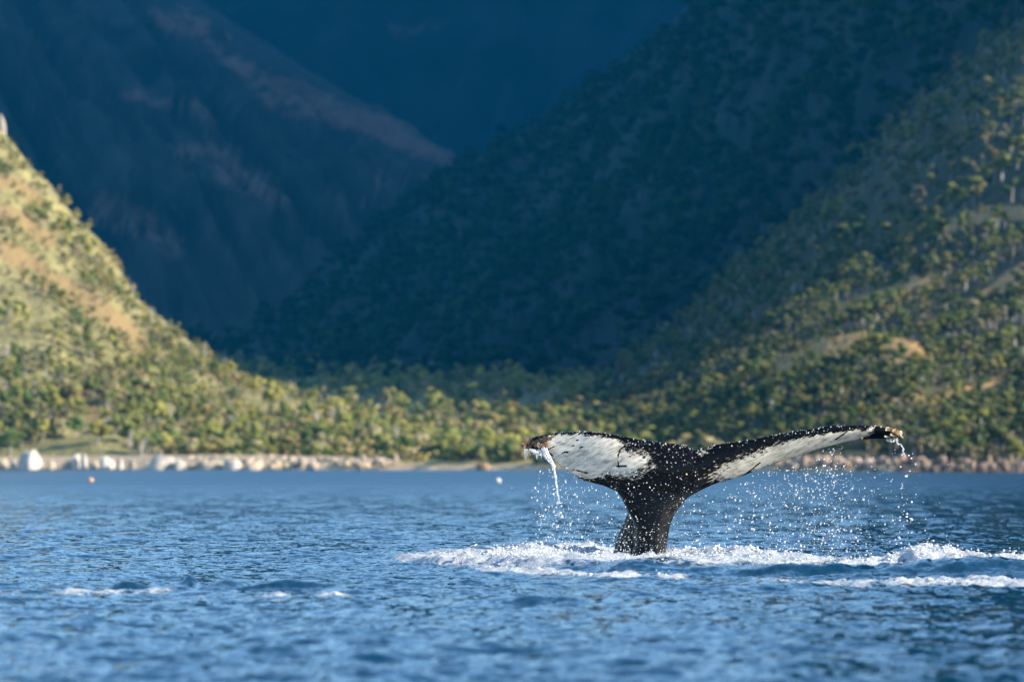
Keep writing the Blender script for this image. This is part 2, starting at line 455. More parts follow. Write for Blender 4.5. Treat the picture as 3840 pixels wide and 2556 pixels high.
def water_height(X, Y):
    z = np.zeros(X.shape)
    gust = 0.85 + 0.45 * fbm(X * 0.18, Y * 0.05, 3, 77)
    boost = (0.72 + 0.30 * sstep(80, 200, Y)) * (1 - sstep(335, 362, Y))
    for lam, th, a, ph in NW:
        k = 2 * np.pi / lam
        c = np.sin(k * (X * np.cos(th) + Y * np.sin(th)) + ph + 1.2 * noise2(X / lam * .35, Y / lam * .35, int(ph * 100)) if lam < 1.0 else k * (X * np.cos(th) + Y * np.sin(th)) + ph)
        z += a * (c if lam < 1.0 else np.sin(c)) * (1 - sstep(lam * 130, lam * 300, Y))
    z *= gust * boost
    return z

def build_water():
    rows = [-39.0]
    while rows[-1] < 1500:
        Y = rows[-1]
        if Y < 20: d = 4.0
        elif Y < 24: d = 0.5
        elif Y < 128: d = 0.057 * (max(Y, 26) / 26) ** 0.85
        elif Y < 364: d = 0.34 + 0.4 * (Y - 128) / 236
        else: d = 12.0
        if 52 < Y < 77: d *= 0.5
        rows.append(Y + d)
    rows = np.array(rows)
    fine = np.linspace(-0.078, 0.078, 285)
    side = 0.078 * 1.35 ** np.arange(1, 12)
    a = np.concatenate([-side[::-1], fine, side])
    A, Yg = np.meshgrid(a, rows)
    X = A * (Yg + 40)
    m = (np.abs(A) < 0.081) & (Yg > 22) & (Yg < 366)
    Z = np.zeros(X.shape); Fm = np.zeros(X.shape)
    Z[m] = water_height(X[m], Yg[m])
    m &= Yg < 100
    w, f = wake(X[m], Yg[m])
    Z[m] = Z[m] * (1 - 0.45 * f) + w
    Fm[m] = f
    V = np.stack([X, Yg, Z], -1).reshape(-1, 3)
    o = mk('water', V, grid_faces(*X.shape), M_WATER, att={'foam': Fm.ravel()})
    tag(o, 'rippled blue fjord water with a churned foamy wake', kind='structure')
    return o, (X, Yg, Z, Fm)
water, WG = build_water()

# ------------------------------------------------------------------ land
def shore(x):
    """distance of the water's edge at photograph column x"""
    return interp(x, [(-9000, 1100), (-3000, 850), (-600, 790), (0, 778), (1000, 741), (1500, 722), (2000, 700), (2500, 655), (2900, 622), (3400, 590), (3840, 570), (4600, 540), (6500, 450), (9000, 340), (14000, 260)])

SHEETS = []
def sheet(name, label, sil, foot, crest, mat, power=1.0, base_y=None, nz=(0, 40, 1), nt=90, xr=(-600, 4500), dx=18, back=0.25, backlen=0.3, grass=(), rock=(), seed=0, extra=(), warp=14, gully=0, gw=300.0, shear=0.0):
    """a landform: profile from its foot up to a crest whose outline is given in photograph pixels, and down behind it"""
    xs = np.arange(xr[0], xr[1] + dx, dx).astype(float)
    if len(extra):
        e = np.array(extra, float); xs = np.concatenate([e[e < xr[0]], xs, e[e > xr[1]]])
    ys = interp(xs, sil)
    Yf = foot(xs); Yc = crest(xs)
    t = np.concatenate([np.linspace(0, 1, nt), 1 + np.linspace(0, 1, 14)[1:]])
    T, Xp = np.meshgrid(t, xs, indexing='ij')
    Yd = np.where(T <= 1, Yf + (Yc - Yf) * T, Yc + (Yc - Yf) * backlen * (T - 1))
    zf = -0.6 if base_y is None else 0.0
    ef = zf if base_y is None else (EYE - (interp(xs, base_y) - HOR) / F * Yf)
    zc = EYE - (ys - HOR) / F * Yc
    Z = np.where(T <= 1, ef + (zc - ef) * np.clip(T, 0, 1) ** power, zc - (T - 1) * back * np.maximum(zc - ef, 5))
    X = (Xp - 1920) / F * Yd
    amp, wl, oct_ = nz
    n = fbm(X / wl + seed, Yd / wl * 0.8, oct_, seed)
    Z = Z + amp * n * np.minimum(1, np.clip(T, 0, 1) * 6) * np.where(T <= 1, 1 - 0.6 * np.clip(T, 0, 1) ** 6, 0.4)
    pxx = Xp; pyy = HOR - (Z - EYE) / Yd * F
    g = np.zeros(X.shape); r = np.zeros(X.shape)
    if gully: Z = Z + gully * (1 - np.abs(fbm((Xp + shear * T) / gw + 0.5 * n, T * 1.1 + n * 0.5, 5, seed + 11)) * 2.4) * np.clip(T * 4, 0, 1) * np.where(T <= 1, 1 - np.clip(T, 0, 1) ** 3, 0)
    pyy = HOR - (Z - EYE) / Yd * F
    wx = warp * fbm(X / wl * 3, Z / wl * 5, 4, seed + 3); wy = warp * fbm(X / wl * 3 + 9, Z / wl * 5, 4, seed + 4)
    for pts, w in grass:
        g = np.maximum(g, 1.15 - line_dist(pxx + wx, pyy + wy, pts) / w)
    if warp > 30: g = 0.85 * g * (0.55 + 0.9 * np.abs(fbm(X / wl * 2, Z / wl * 6, 4, seed + 8))) + 0.5 * np.clip(fbm(X / wl * 1.2, Z / wl * 2.5, 5, seed + 9), 0, 1)
    for pts, w in rock:
        r = np.maximum(r, 1.15 - line_dist(pxx, pyy, pts) / w)
    V = np.stack([X, Yd, Z], -1).reshape(-1, 3)
    o = mk(name, V, grid_faces(*X.shape), mat, att={'grass': np.clip(g, 0, 1).ravel(), 'rock': np.clip(r, 0, 1).ravel()})
    tag(o, label, kind='structure')
    SHEETS.append(dict(xs=xs, t=t, X=X, Y=Yd, Z=Z, g=g, r=r))
    return o

ground = sheet('ground', 'flat grassy valley floor behind the beach',
      [(-9000, 1600), (0, 1420), (1000, 1350), (2000, 1310), (2600, 1320), (4500, 1500), (9000, 1600)], lambda x: shore(x) - 4, lambda x: shore(x) * 0 + 2300,
      M_VALLEY, power=1.0, nz=(1.0, 60, 3), nt=120, xr=(-1000, 4600), dx=40, extra=[-9000, -6000, -4000, -2500, 6000, 8000, 12000],
      grass=[([(1480, 1740), (1960, 1735), (2300, 1740)], 30), ([(2850, 1715), (3200, 1705), (3330, 1715)], 22), ([(3700, 1715), (3840, 1712)], 14)], rock=[([(0, 1757), (1000, 1757), (1500, 1759)], 9)], seed=3)

LEFT_SIL = [(-9000, 1500), (-5000, 900), (-2500, 0), (-1200, -150), (-600, 100), (-200, 330), (0, 492), (52, 545), (115, 625), (178, 680), (235, 755), (272, 806), (366, 890), (434, 975), (471, 1048), (523, 1125), (654, 1228),
            (754, 1312), (845, 1388), (942, 1432), (1044, 1475), (1200, 1522), (1387, 1572), (1560, 1620), (1800, 1672), (2100, 1710), (2600, 1740), (4500, 1800)]
sheet('hill', 'sunlit wooded spur falling from the upper left to the shore', LEFT_SIL, lambda x: shore(x) + 3, lambda x: shore(x) * 1.0 + interp(x, [(-3000, 260), (0, 170), (700, 150), (1300, 110), (2000, 60), (4500, 40)]),
      M_LEFT, power=1.05, nz=(2.2, 26, 4), nt=90, xr=(-700, 2400), dx=14, extra=[-9000, -7000, -5000, -4000, -3000, -2500, -2000, -1600, -1200, -950],
      grass=[([(-100, 880), (0, 925), (150, 1025), (300, 1120), (420, 1190), (520, 1290)], 62), ([(0, 800), (80, 820), (180, 900)], 46), ([(0, 680), (60, 690), (150, 760)], 38), ([(300, 1480), (350, 1560)], 35)],
      rock=[([(0, 1748), (500, 1748), (1000, 1748), (1500, 1752)], 10)], seed=5)

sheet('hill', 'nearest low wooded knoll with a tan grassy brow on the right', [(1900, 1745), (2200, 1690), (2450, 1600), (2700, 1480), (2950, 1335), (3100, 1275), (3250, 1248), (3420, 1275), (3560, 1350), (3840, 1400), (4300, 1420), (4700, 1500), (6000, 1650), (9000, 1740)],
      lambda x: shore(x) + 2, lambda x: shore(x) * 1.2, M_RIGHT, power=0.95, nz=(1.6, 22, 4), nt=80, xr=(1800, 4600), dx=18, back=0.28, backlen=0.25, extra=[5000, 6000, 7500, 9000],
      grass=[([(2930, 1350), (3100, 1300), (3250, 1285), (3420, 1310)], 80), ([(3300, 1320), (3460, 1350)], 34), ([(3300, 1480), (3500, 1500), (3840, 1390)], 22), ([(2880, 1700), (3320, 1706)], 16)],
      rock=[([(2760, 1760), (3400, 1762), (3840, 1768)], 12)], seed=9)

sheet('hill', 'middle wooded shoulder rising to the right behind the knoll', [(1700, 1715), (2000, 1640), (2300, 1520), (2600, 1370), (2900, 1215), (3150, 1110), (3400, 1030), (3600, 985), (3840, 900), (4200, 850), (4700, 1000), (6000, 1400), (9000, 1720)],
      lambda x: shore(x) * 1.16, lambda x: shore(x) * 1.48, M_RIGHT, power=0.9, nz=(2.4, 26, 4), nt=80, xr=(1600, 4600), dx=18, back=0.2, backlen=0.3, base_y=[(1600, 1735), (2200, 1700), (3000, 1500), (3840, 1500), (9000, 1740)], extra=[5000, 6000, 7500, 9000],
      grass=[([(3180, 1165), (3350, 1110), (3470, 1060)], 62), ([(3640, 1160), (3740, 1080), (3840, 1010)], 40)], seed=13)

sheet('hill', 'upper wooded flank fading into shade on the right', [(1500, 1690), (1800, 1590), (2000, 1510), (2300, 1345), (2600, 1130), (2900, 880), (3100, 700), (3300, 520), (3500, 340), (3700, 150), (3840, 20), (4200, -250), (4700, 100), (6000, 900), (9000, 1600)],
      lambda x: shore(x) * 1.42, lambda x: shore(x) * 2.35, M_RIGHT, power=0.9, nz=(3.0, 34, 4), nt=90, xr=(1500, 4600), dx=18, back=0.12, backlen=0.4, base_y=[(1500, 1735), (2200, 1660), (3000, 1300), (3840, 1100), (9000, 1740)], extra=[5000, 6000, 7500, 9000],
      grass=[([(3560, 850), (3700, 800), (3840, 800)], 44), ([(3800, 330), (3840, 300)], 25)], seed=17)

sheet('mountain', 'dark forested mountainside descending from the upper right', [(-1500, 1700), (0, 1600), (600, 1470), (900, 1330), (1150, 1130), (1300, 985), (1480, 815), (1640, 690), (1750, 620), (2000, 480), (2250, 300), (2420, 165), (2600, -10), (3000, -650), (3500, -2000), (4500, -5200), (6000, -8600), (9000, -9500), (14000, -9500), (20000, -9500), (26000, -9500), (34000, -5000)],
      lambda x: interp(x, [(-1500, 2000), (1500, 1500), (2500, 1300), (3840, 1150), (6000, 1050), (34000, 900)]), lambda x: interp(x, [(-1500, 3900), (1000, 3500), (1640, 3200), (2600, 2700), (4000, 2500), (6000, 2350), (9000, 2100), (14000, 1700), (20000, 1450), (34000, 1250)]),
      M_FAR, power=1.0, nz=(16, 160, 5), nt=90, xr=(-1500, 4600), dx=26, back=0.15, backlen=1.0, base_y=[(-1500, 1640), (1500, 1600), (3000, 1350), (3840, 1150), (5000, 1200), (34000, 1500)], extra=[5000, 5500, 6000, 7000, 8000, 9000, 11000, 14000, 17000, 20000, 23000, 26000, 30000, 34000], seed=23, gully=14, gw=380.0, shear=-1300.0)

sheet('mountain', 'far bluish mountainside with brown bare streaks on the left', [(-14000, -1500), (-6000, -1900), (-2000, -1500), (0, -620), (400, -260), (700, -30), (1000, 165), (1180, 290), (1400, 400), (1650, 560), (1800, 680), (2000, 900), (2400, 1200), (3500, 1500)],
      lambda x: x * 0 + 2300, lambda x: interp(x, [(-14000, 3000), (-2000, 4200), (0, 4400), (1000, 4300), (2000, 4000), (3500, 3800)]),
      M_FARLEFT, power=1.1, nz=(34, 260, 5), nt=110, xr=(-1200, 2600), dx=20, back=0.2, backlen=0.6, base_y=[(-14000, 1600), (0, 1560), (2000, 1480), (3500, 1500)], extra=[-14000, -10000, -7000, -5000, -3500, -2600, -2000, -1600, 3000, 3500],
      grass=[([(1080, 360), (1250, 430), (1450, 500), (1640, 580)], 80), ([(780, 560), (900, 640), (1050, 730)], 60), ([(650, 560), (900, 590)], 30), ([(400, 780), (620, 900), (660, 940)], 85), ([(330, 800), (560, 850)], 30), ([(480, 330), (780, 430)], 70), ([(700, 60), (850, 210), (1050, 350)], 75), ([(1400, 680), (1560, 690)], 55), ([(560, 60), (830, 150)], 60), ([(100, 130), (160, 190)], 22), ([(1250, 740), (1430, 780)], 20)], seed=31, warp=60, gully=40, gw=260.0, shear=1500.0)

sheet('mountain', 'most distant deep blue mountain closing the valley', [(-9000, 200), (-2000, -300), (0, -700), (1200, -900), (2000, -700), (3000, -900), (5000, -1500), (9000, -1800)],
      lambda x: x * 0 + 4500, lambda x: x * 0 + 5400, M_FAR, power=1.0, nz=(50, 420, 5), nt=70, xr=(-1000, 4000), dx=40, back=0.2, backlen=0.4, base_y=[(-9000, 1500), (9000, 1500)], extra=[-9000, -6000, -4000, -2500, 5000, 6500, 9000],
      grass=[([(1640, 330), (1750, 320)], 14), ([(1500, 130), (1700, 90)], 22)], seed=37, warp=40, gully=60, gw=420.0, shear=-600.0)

sheet('beach', 'pale stony beach bank along the far shore', [(-9000, 1712), (-600, 1708), (0, 1712), (600, 1706), (1000, 1704), (1400, 1716), (1500, 1722), (2000, 1724), (2400, 1738), (2650, 1738), (2760, 1724), (3300, 1722), (3420, 1742), (3840, 1744), (9000, 1750)],
      lambda x: shore(x), lambda x: shore(x) + 9, mat_beach(), power=0.55, nz=(0.25, 3, 3), nt=16, xr=(-700, 4500), dx=12, back=0.3, backlen=1.0, extra=[-9000, -5000, -2500, -1200, 5500, 7000, 9000],
      grass=[([(1470, 1728), (1960, 1728), (2350, 1740)], 22), ([(2900, 1716), (3300, 1716)], 9)], rock=[([(3380, 1760), (4300, 1765)], 40)], seed=41)

# the high massif on the right added beyond the frame to shade the valley
def massif():
    gx = np.linspace(520, 3000, 110); gy = np.concatenate([np.linspace(560, 1400, 90), np.linspace(1400, 7600, 110)[1:]])
    Y, X = np.meshgrid(gy, gx, indexing='ij')
    xf = interp(Y, [(600, 620), (1500, 560), (2600, 620), (7600, 760)])
    Z = interp(Y, [(600, 1000), (3000, 1120), (4300, 1380), (7600, 1400)]) * sstep(0, 1, (X - xf) / 480) * (0.5 + 0.5 * sstep(900, 2200, Y)) * sstep(930, 1130, Y + 0.1 * (X - 900)) + (60 + 230 * np.exp(-((Y - 1080) / 280) ** 2)) * fbm(X / 120, Y / 80, 5, 51, 0.65) - 40
    Z = np.maximum(Z, -35.0)
    o = mk('mountain', np.stack([X, Y, Z], -1).reshape(-1, 3), grid_faces(*X.shape), M_FAR, att={'grass': np.zeros(X.size), 'rock': np.zeros(X.size)})
    tag(o, 'high massif added out of view to shade the valley', kind='structure')
massif()

def surf(S, x, t):
    """point on a sheet at column x, profile t"""
    xs, ts = S['xs'], S['t']
    i = np.clip(np.searchsorted(xs, x) - 1, 0, len(xs) - 2); j = np.clip(np.searchsorted(ts, t) - 1, 0, len(ts) - 2)
    u = (x - xs[i]) / (xs[i + 1] - xs[i]); v = (t - ts[j]) / (ts[j + 1] - ts[j])
    def f(a): return (a[j, i] * (1 - u) + a[j, i + 1] * u) * (1 - v) + (a[j + 1, i] * (1 - u) + a[j + 1, i + 1] * u) * v
    return f(S['X']), f(S['Y']), f(S['Z']), f(S['g']), f(S['r'])

# ------------------------------------------------------------------ trees
LEAFCOL = np.array([(0.245, 0.25, 0.06), (0.18, 0.205, 0.06), (0.09, 0.135, 0.035), (0.25, 0.215, 0.08), (0.30, 0.27, 0.14), (0.19, 0.185, 0.085), (0.32, 0.295, 0.075)])

def tube(path, radii, nside=6):
    """quad tube along a path (closed only at the sides)"""
    P = np.asarray(path, float); n = len(P)
    T = np.gradient(P, axis=0); T /= np.linalg.norm(T, axis=1)[:, None] + 1e-9
    ref = np.where(np.abs(T[:, 2:3]) > 0.9, np.array([[1.0, 0, 0]]), np.array([[0, 0, 1.0]]))
    U = np.cross(T, ref); U /= np.linalg.norm(U, axis=1)[:, None] + 1e-9
    W = np.cross(T, U)
    a = np.linspace(0, 2 * np.pi, nside, endpoint=False)
    R = np.asarray(radii, float)[:, None, None]
    V = P[:, None] + R * (np.cos(a)[None, :, None] * U[:, None] + np.sin(a)[None, :, None] * W[:, None])
    f = []
    for i in range(n - 1):
        for k in range(nside):
            f.append((i * nside + k, i * nside + (k + 1) % nside, (i + 1) * nside + (k + 1) % nside, (i + 1) * nside + k))
    return V.reshape(-1, 3), np.array(f)

def join(parts):
    V, Fc, o = [], [], 0
    for v, f in parts:
        V.append(v); Fc.append(f + o); o += len(v)
    return np.concatenate(V), np.concatenate(Fc)

def tri(f): return np.concatenate([f[:, [0, 1, 2]], f[:, [0, 2, 3]]])

def tree_mesh(r, n_leaf, leaf, nlobe=6, dead=False, nside=5, limbs=True, lump=0):
    """unit-height tree: (trunk V,F), (crown V,F)"""
    bend = r.normal(0, 0.05, 2)
    nz_ = 5 if limbs else 3
    zt = np.linspace(0, 0.8, nz_)
    path = np.stack([bend[0] * zt ** 2 * 2, bend[1] * zt ** 2 * 2, zt], 1)
    parts = [tube(path, np.linspace(0.030, 0.012, nz_), nside)]
    lobes = []
    for k in range(nlobe):
        a = 2.4 * k + r.random() * 1.2
        zc = 0.42 + 0.48 * (k + r.random()) / nlobe; rad = r.uniform(0.05, 0.22) * (1.15 - 0.55 * abs(zc - 0.6) / 0.4)
        c = np.array([np.cos(a) * rad, np.sin(a) * rad, zc])
        lobes.append((c, r.uniform(0.09, 0.17)))
        b = np.array([np.interp(zc * 0.65, zt, path[:, 0]), np.interp(zc * 0.65, zt, path[:, 1]), zc * 0.65])
        if limbs: parts.append(tube(np.array([b, (b + c) / 2 + [0, 0, 0.02], c]), [0.012, 0.008, 0.004], 4))
    if dead:
        for k in range(8):
            a = r.random() * 6.28; z0 = r.uniform(0.35, 0.8); L = r.uniform(0.08, 0.2)
            b = np.array([np.interp(z0, zt, path[:, 0]), np.interp(z0, zt, path[:, 1]), z0])
            parts.append(tube(np.array([b, b + [np.cos(a) * L, np.sin(a) * L, L * 0.9]]), [0.008, 0.003], 4))
        return join(parts), None
    P = np.zeros((n_leaf, 3)); N = np.zeros((n_leaf, 3))
    for i in range(n_leaf):
        c, rad = lobes[i % nlobe]
        d = r.normal(size=3); d /= np.linalg.norm(d)
        P[i] = c + d * rad * r.uniform(0.8, 1.25) * np.array([1.15, 1.15, 0.8]); N[i] = d + r.normal(0, 0.35, 3) + [0, 0, 0.2]
    N /= np.linalg.norm(N, axis=1)[:, None]
    U = np.cross(N, r.normal(size=(n_leaf, 3))); U /= np.linalg.norm(U, axis=1)[:, None]
    W = np.cross(N, U)
    s = (leaf * r.uniform(0.6, 1.3, n_leaf))[:, None]
    q = np.stack([P - U * s - W * s * .6, P + U * s * .8 - W * s * .7 + N * s * .25, P + U * s + W * s * .7, P - U * s * .7 + W * s * .8 + N * s * .2], 1)
    f4 = np.arange(n_leaf * 4).reshape(-1, 4)
    cr = [(q.reshape(-1, 3), tri(f4))]
    v, f = ICO[lump]
    for c, rad in lobes:
        cr.append((c + v * rad * (1 + 0.22 * r.normal(size=(len(v), 1))) * np.array([1.1, 1.1, 0.85]), f))
    tv, tf = join(parts)
    return (tv, tri(tf)), join(cr)

def spots(S, n, xr, tr, seed, gmax=0.55, dens=None, tpow=1.0):
    r = np.random.default_rng(seed)
    x = r.uniform(*xr, n * 3); t = tr[0] + (tr[1] - tr[0]) * r.random(n * 3) ** tpow
    X, Y, Z, g, rk = surf(S, x, t)
    keep = (g < gmax) & (rk < 0.5)
    if dens is not None:
        keep &= r.random(n * 3) < dens(X, Y)
    idx = np.nonzero(keep)[0][:n]
    return x[idx], t[idx], np.stack([X, Y, Z], 1)[idx]

def wood(name, label, P, H, seed, n_leaf, leaf, bark=(0.46, 0.42, 0.36), tint=(1, 1, 1), pick=None, nvar=9, nlobe=3, sd=0):
    """a stretch of woodland that reads as one mass"""
    r = np.random.default_rng(seed)
    Vs, Fs, Cs, o = [], [], [], 0
    for k in range(nvar):
        (tv, tf), (cv, cf) = tree_mesh(r, n_leaf, leaf, nlobe, nside=3, limbs=False)
        v0, f0 = join([(tv, tf), (cv, cf)])
        sel = np.arange(k, len(P), nvar); n = len(sel)
        if n == 0: continue
        a = r.uniform(0, 6.28, n); pn = fbm(P[sel, 0] / 14 + seed, P[sel, 1] / 22, 3, seed); pm = fbm(P[sel, 0] / 9 + 5, P[sel, 1] / 14 + seed, 3, seed + 5)
        h = H[sel] * r.uniform(0.55, 1.45, n) * (1 + 0.45 * pn); w = h * r.uniform(0.8, 1.35, n)
        ca, sa = np.cos(a)[:, None], np.sin(a)[:, None]
        vx = (v0[None, :, 0] * ca - v0[None, :, 1] * sa) * w[:, None]; vy = (v0[None, :, 0] * sa + v0[None, :, 1] * ca) * w[:, None]
        vz = v0[None, :, 2] * h[:, None] - 0.15
        V = np.stack([vx + P[sel, 0:1], vy + P[sel, 1:2], vz + P[sel, 2:3]], -1)
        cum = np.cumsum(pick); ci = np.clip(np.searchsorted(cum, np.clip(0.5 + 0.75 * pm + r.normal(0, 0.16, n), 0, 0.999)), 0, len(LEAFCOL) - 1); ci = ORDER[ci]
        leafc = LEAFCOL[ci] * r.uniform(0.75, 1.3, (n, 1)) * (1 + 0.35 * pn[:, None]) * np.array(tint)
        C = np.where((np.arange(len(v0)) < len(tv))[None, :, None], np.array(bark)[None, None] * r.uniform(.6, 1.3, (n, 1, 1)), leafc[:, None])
        Vs.append(V.reshape(-1, 3)); Cs.append(C.reshape(-1, 3))
        Fs.append((f0[None] + (np.arange(n) * len(v0))[:, None, None]).reshape(-1, 3) + o); o += n * len(v0)
    ob = mk(name, np.concatenate(Vs), np.concatenate(Fs), M_WOOD, smooth=False, col=np.concatenate(Cs))
    tag(ob, label, kind='stuff')
    return ob

ORDER = np.arange(7)
GROUND, LEFT, KNOLL, MIDDLE, UPPER, MTN = SHEETS[:6]
patch = lambda sc, lo, sd: (lambda X, Y: sstep(lo - 0.25, lo + 0.35, fbm(X / sc, Y / sc, 3, sd) + 0.35))
PK = [.25, .23, .14, .10, .09, .10, .09]
_, t_, P_ = spots(LEFT, 3000, (-200, 2100), (0.055, 1.0), 101, dens=patch(22, 0.2, 61))
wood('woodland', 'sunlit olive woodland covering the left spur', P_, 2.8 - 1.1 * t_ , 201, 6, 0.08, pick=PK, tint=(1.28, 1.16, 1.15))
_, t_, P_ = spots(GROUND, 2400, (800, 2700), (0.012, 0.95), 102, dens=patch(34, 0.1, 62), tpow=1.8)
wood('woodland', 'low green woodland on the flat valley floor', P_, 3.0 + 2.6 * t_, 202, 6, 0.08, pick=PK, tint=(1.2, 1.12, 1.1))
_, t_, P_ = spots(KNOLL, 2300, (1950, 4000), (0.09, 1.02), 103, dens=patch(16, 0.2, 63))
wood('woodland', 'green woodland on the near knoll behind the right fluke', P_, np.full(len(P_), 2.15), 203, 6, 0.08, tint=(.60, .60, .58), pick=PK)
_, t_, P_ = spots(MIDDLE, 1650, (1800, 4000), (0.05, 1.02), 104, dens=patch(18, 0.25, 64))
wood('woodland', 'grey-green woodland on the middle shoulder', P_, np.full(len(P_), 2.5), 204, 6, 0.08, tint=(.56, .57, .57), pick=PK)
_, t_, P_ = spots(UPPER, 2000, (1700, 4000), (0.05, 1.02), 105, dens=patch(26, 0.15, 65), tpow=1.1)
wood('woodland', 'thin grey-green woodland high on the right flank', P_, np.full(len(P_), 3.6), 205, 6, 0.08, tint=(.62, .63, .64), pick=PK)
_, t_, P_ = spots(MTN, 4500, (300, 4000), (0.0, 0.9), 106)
wood('forest', 'dark shaded forest on the distant mountainside', P_, np.full(len(P_), 10.0), 206, 4, 0.1, nlobe=2, tint=(.07, .14, .17), pick=PK, bark=(0.06, 0.06, 0.06))  # shade painted in: leaves and bark darkened and blued by the tint

_, t_, P_ = spots(LEFT, 480, (-200, 900), (0.3, 1.0), 107, gmax=9)
wood('scrub', 'low scrub dotted over the golden grass of the left spur', P_, np.full(len(P_), 1.2), 207, 4, 0.15, pick=[.1, .1, .1, .25, .25, .2, 0])
_, t_, P_ = spots(KNOLL, 130, (2850, 3600), (0.7, 1.02), 108, gmax=9)
wood('scrub', 'low scrub on the tan brow of the right knoll', P_, np.full(len(P_), 1.0), 208, 4, 0.15, tint=(.8, .8, .8), pick=[.1, .1, .1, .25, .25, .2, 0])
# single trees: 8 shapes, copied
TREE_KINDS = []
for k in range(8):
    r = np.random.default_rng(300 + k)
    (tv, tf), (cv, cf) = tree_mesh(r, 46, 0.06, 6, nside=6, lump=1)
    TREE_KINDS.append((tv, tf, cv, cf))
DEAD_KINDS = [tree_mesh(np.random.default_rng(330 + k), 0, 0.05, 3, dead=True)[0] for k in range(4)]
_tree_mesh = {}
def single_tree(P, h, kind, colour, label, group, rot, wide=1.0):
    root = bpy.data.objects.new('tree', None); COL.objects.link(root)
    root.empty_display_size = 0.5
    root.location = (P[0], P[1], P[2] - 0.1); root.rotation_euler = (0, 0, rot); root.scale = (h * wide, h * wide, h)
    tag(root, label, 'tree', group)
    if kind not in _tree_mesh:
        tv, tf, cv, cf = TREE_KINDS[kind]
        a = mk('trunk', tv, tf, M_BARK, root); b = mk('crown', cv, cf, M_LEAF, root, smooth=False)
        _tree_mesh[kind] = (a, b)
    else:
        a, b = (q.copy() for q in _tree_mesh[kind])
        for q in (a, b): COL.objects.link(q); q.parent = root
    b.color = (*colour, 1)
    return root
def dead_tree(P, h, kind, label, group, rot):
    key = ('dead', kind)
    if key not in _tree_mesh:
        o = mk('dead_tree', *DEAD_KINDS[kind], M_DEAD); _tree_mesh[key] = o
    else:
        o = _tree_mesh[key].copy(); COL.objects.link(o)
    o.location = (P[0], P[1], P[2] - 0.1); o.rotation_euler = (0, 0, rot); o.scale = (h * 1.2, h * 1.2, h)
    tag(o, label, 'tree', group)
M_DEAD = mat_simple('dead_wood', (0.46, 0.42, 0.37), 0.9, 0.2, 2.0)

CN = ['yellow-green', 'mid green', 'deep green', 'ochre', 'pale olive', 'dull green', 'lime green']
L_LEFT = [(180, 'above the biggest white boulder'), (340, 'above the twin pillar rocks'), (530, 'above the blocky white rock'), (700, 'above the domed boulder'), (900, 'above the split pinkish rock'), (1010, 'where the large boulders end')]
L_MOUTH = [(1200, 'behind the left half of the stone rubble'), (1480, 'behind the right half of the stone rubble'), (1700, 'behind the left end of the grassy beach'), (2400, 'behind the grassy beach beside the left fluke tip')]
L_SKY = [(180, 'on the steep skyline near the left picture edge'), (480, 'on the skyline above the tan grass band'), (900, 'low on the skyline of the left spur')]
L_KNOLL = [(2600, 'on the right slope above the notch of the tail'), (2900, 'on the right slope above the right fluke root'), (3150, 'on the knoll above the right fluke middle'), (3400, 'on the knoll above the right fluke tip'), (3900, 'on the slope right of the right fluke tip')]
def where(x, table):
    for lim, txt in table:
        if x < lim: return txt
    return table[-1][1]
_said = {}
def plant(S, n, xr, tr, seed, h, table, group, ndead, lum=1.0):
    r = np.random.default_rng(seed)
    xs, ts, P = spots(S, n + ndead, xr, tr, seed, gmax=0.4)
    tm = np.median(ts)
    for i in range(len(P)):
        place = where(xs[i], table); row = 'low down' if ts[i] < tm else 'higher up'
        if i < n:
            c = int(r.choice(len(LEAFCOL), p=PK)); k = r.uniform(0.7, 1.35); wide = r.uniform(0.85, 1.25)
            size = 'tall' if k > 1.13 else 'short' if k < 0.92 else 'middling'
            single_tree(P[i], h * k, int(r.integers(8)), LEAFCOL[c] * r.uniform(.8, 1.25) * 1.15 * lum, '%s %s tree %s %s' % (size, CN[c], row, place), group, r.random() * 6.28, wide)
        else:
            k = r.uniform(0.9, 1.5)
            dead_tree(P[i], h * k, int(r.integers(4)), '%s bare grey tree %s %s' % ('tall' if k > 1.2 else 'short', row, place), group + ' (dead)', r.random() * 6.28)
plant(LEFT, 95, (0, 1000), (0.05, 0.32), 401, 3.0, L_LEFT, 'trees above the left boulders', 22)
plant(LEFT, 40, (1000, 1960), (0.10, 0.7), 402, 3.3, L_MOUTH, 'trees at the valley mouth', 8)
plant(LEFT, 26, (0, 900), (0.80, 1.0), 403, 2.3, L_SKY, 'trees on the left skyline', 10)
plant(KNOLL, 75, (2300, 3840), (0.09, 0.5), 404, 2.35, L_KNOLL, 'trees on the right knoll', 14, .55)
plant(GROUND, 8, (1500, 2300), (0.012, 0.04), 405, 3.6, [(1750, 'on the flat left of the brown beach rock'), (9999, 'on the flat right of the brown beach rock')], 'trees behind the grassy beach', 2)

# ------------------------------------------------------------------ boulders
def boulder_mesh(seed, sub=2):
    v, f = ICO[sub]
    r = np.random.default_rng(seed); v = v.copy()
    for _ in range(9):                                   # planed facets
        d = r.normal(size=3); d /= np.linalg.norm(d); c = r.uniform(0.5, 0.8)
        s = v @ d; v -= np.where(s > c, s - c, 0)[:, None] * d * 0.85
    for _ in range(3):
        d = np.array([r.normal(0, .35), r.normal(0, .35), 1.0]); d /= np.linalg.norm(d); c = r.uniform(.5, .68)
        q = v @ d; v -= np.where(q > c, q - c, 0)[:, None] * d * 0.8
    v *= 1 + 0.24 * fbm(v[:, :1] * 2.1 + seed, v[:, 1:2] * 2.1 + v[:, 2:3] * 1.7, 3, seed)
    v = np.sign(v) * np.abs(v) ** np.array([0.9, 0.9, 0.75]) ; v[:, 2] = np.where(v[:, 2] < 0, v[:, 2] * 0.5, v[:, 2])
    return v, f
B_PROTO = {}
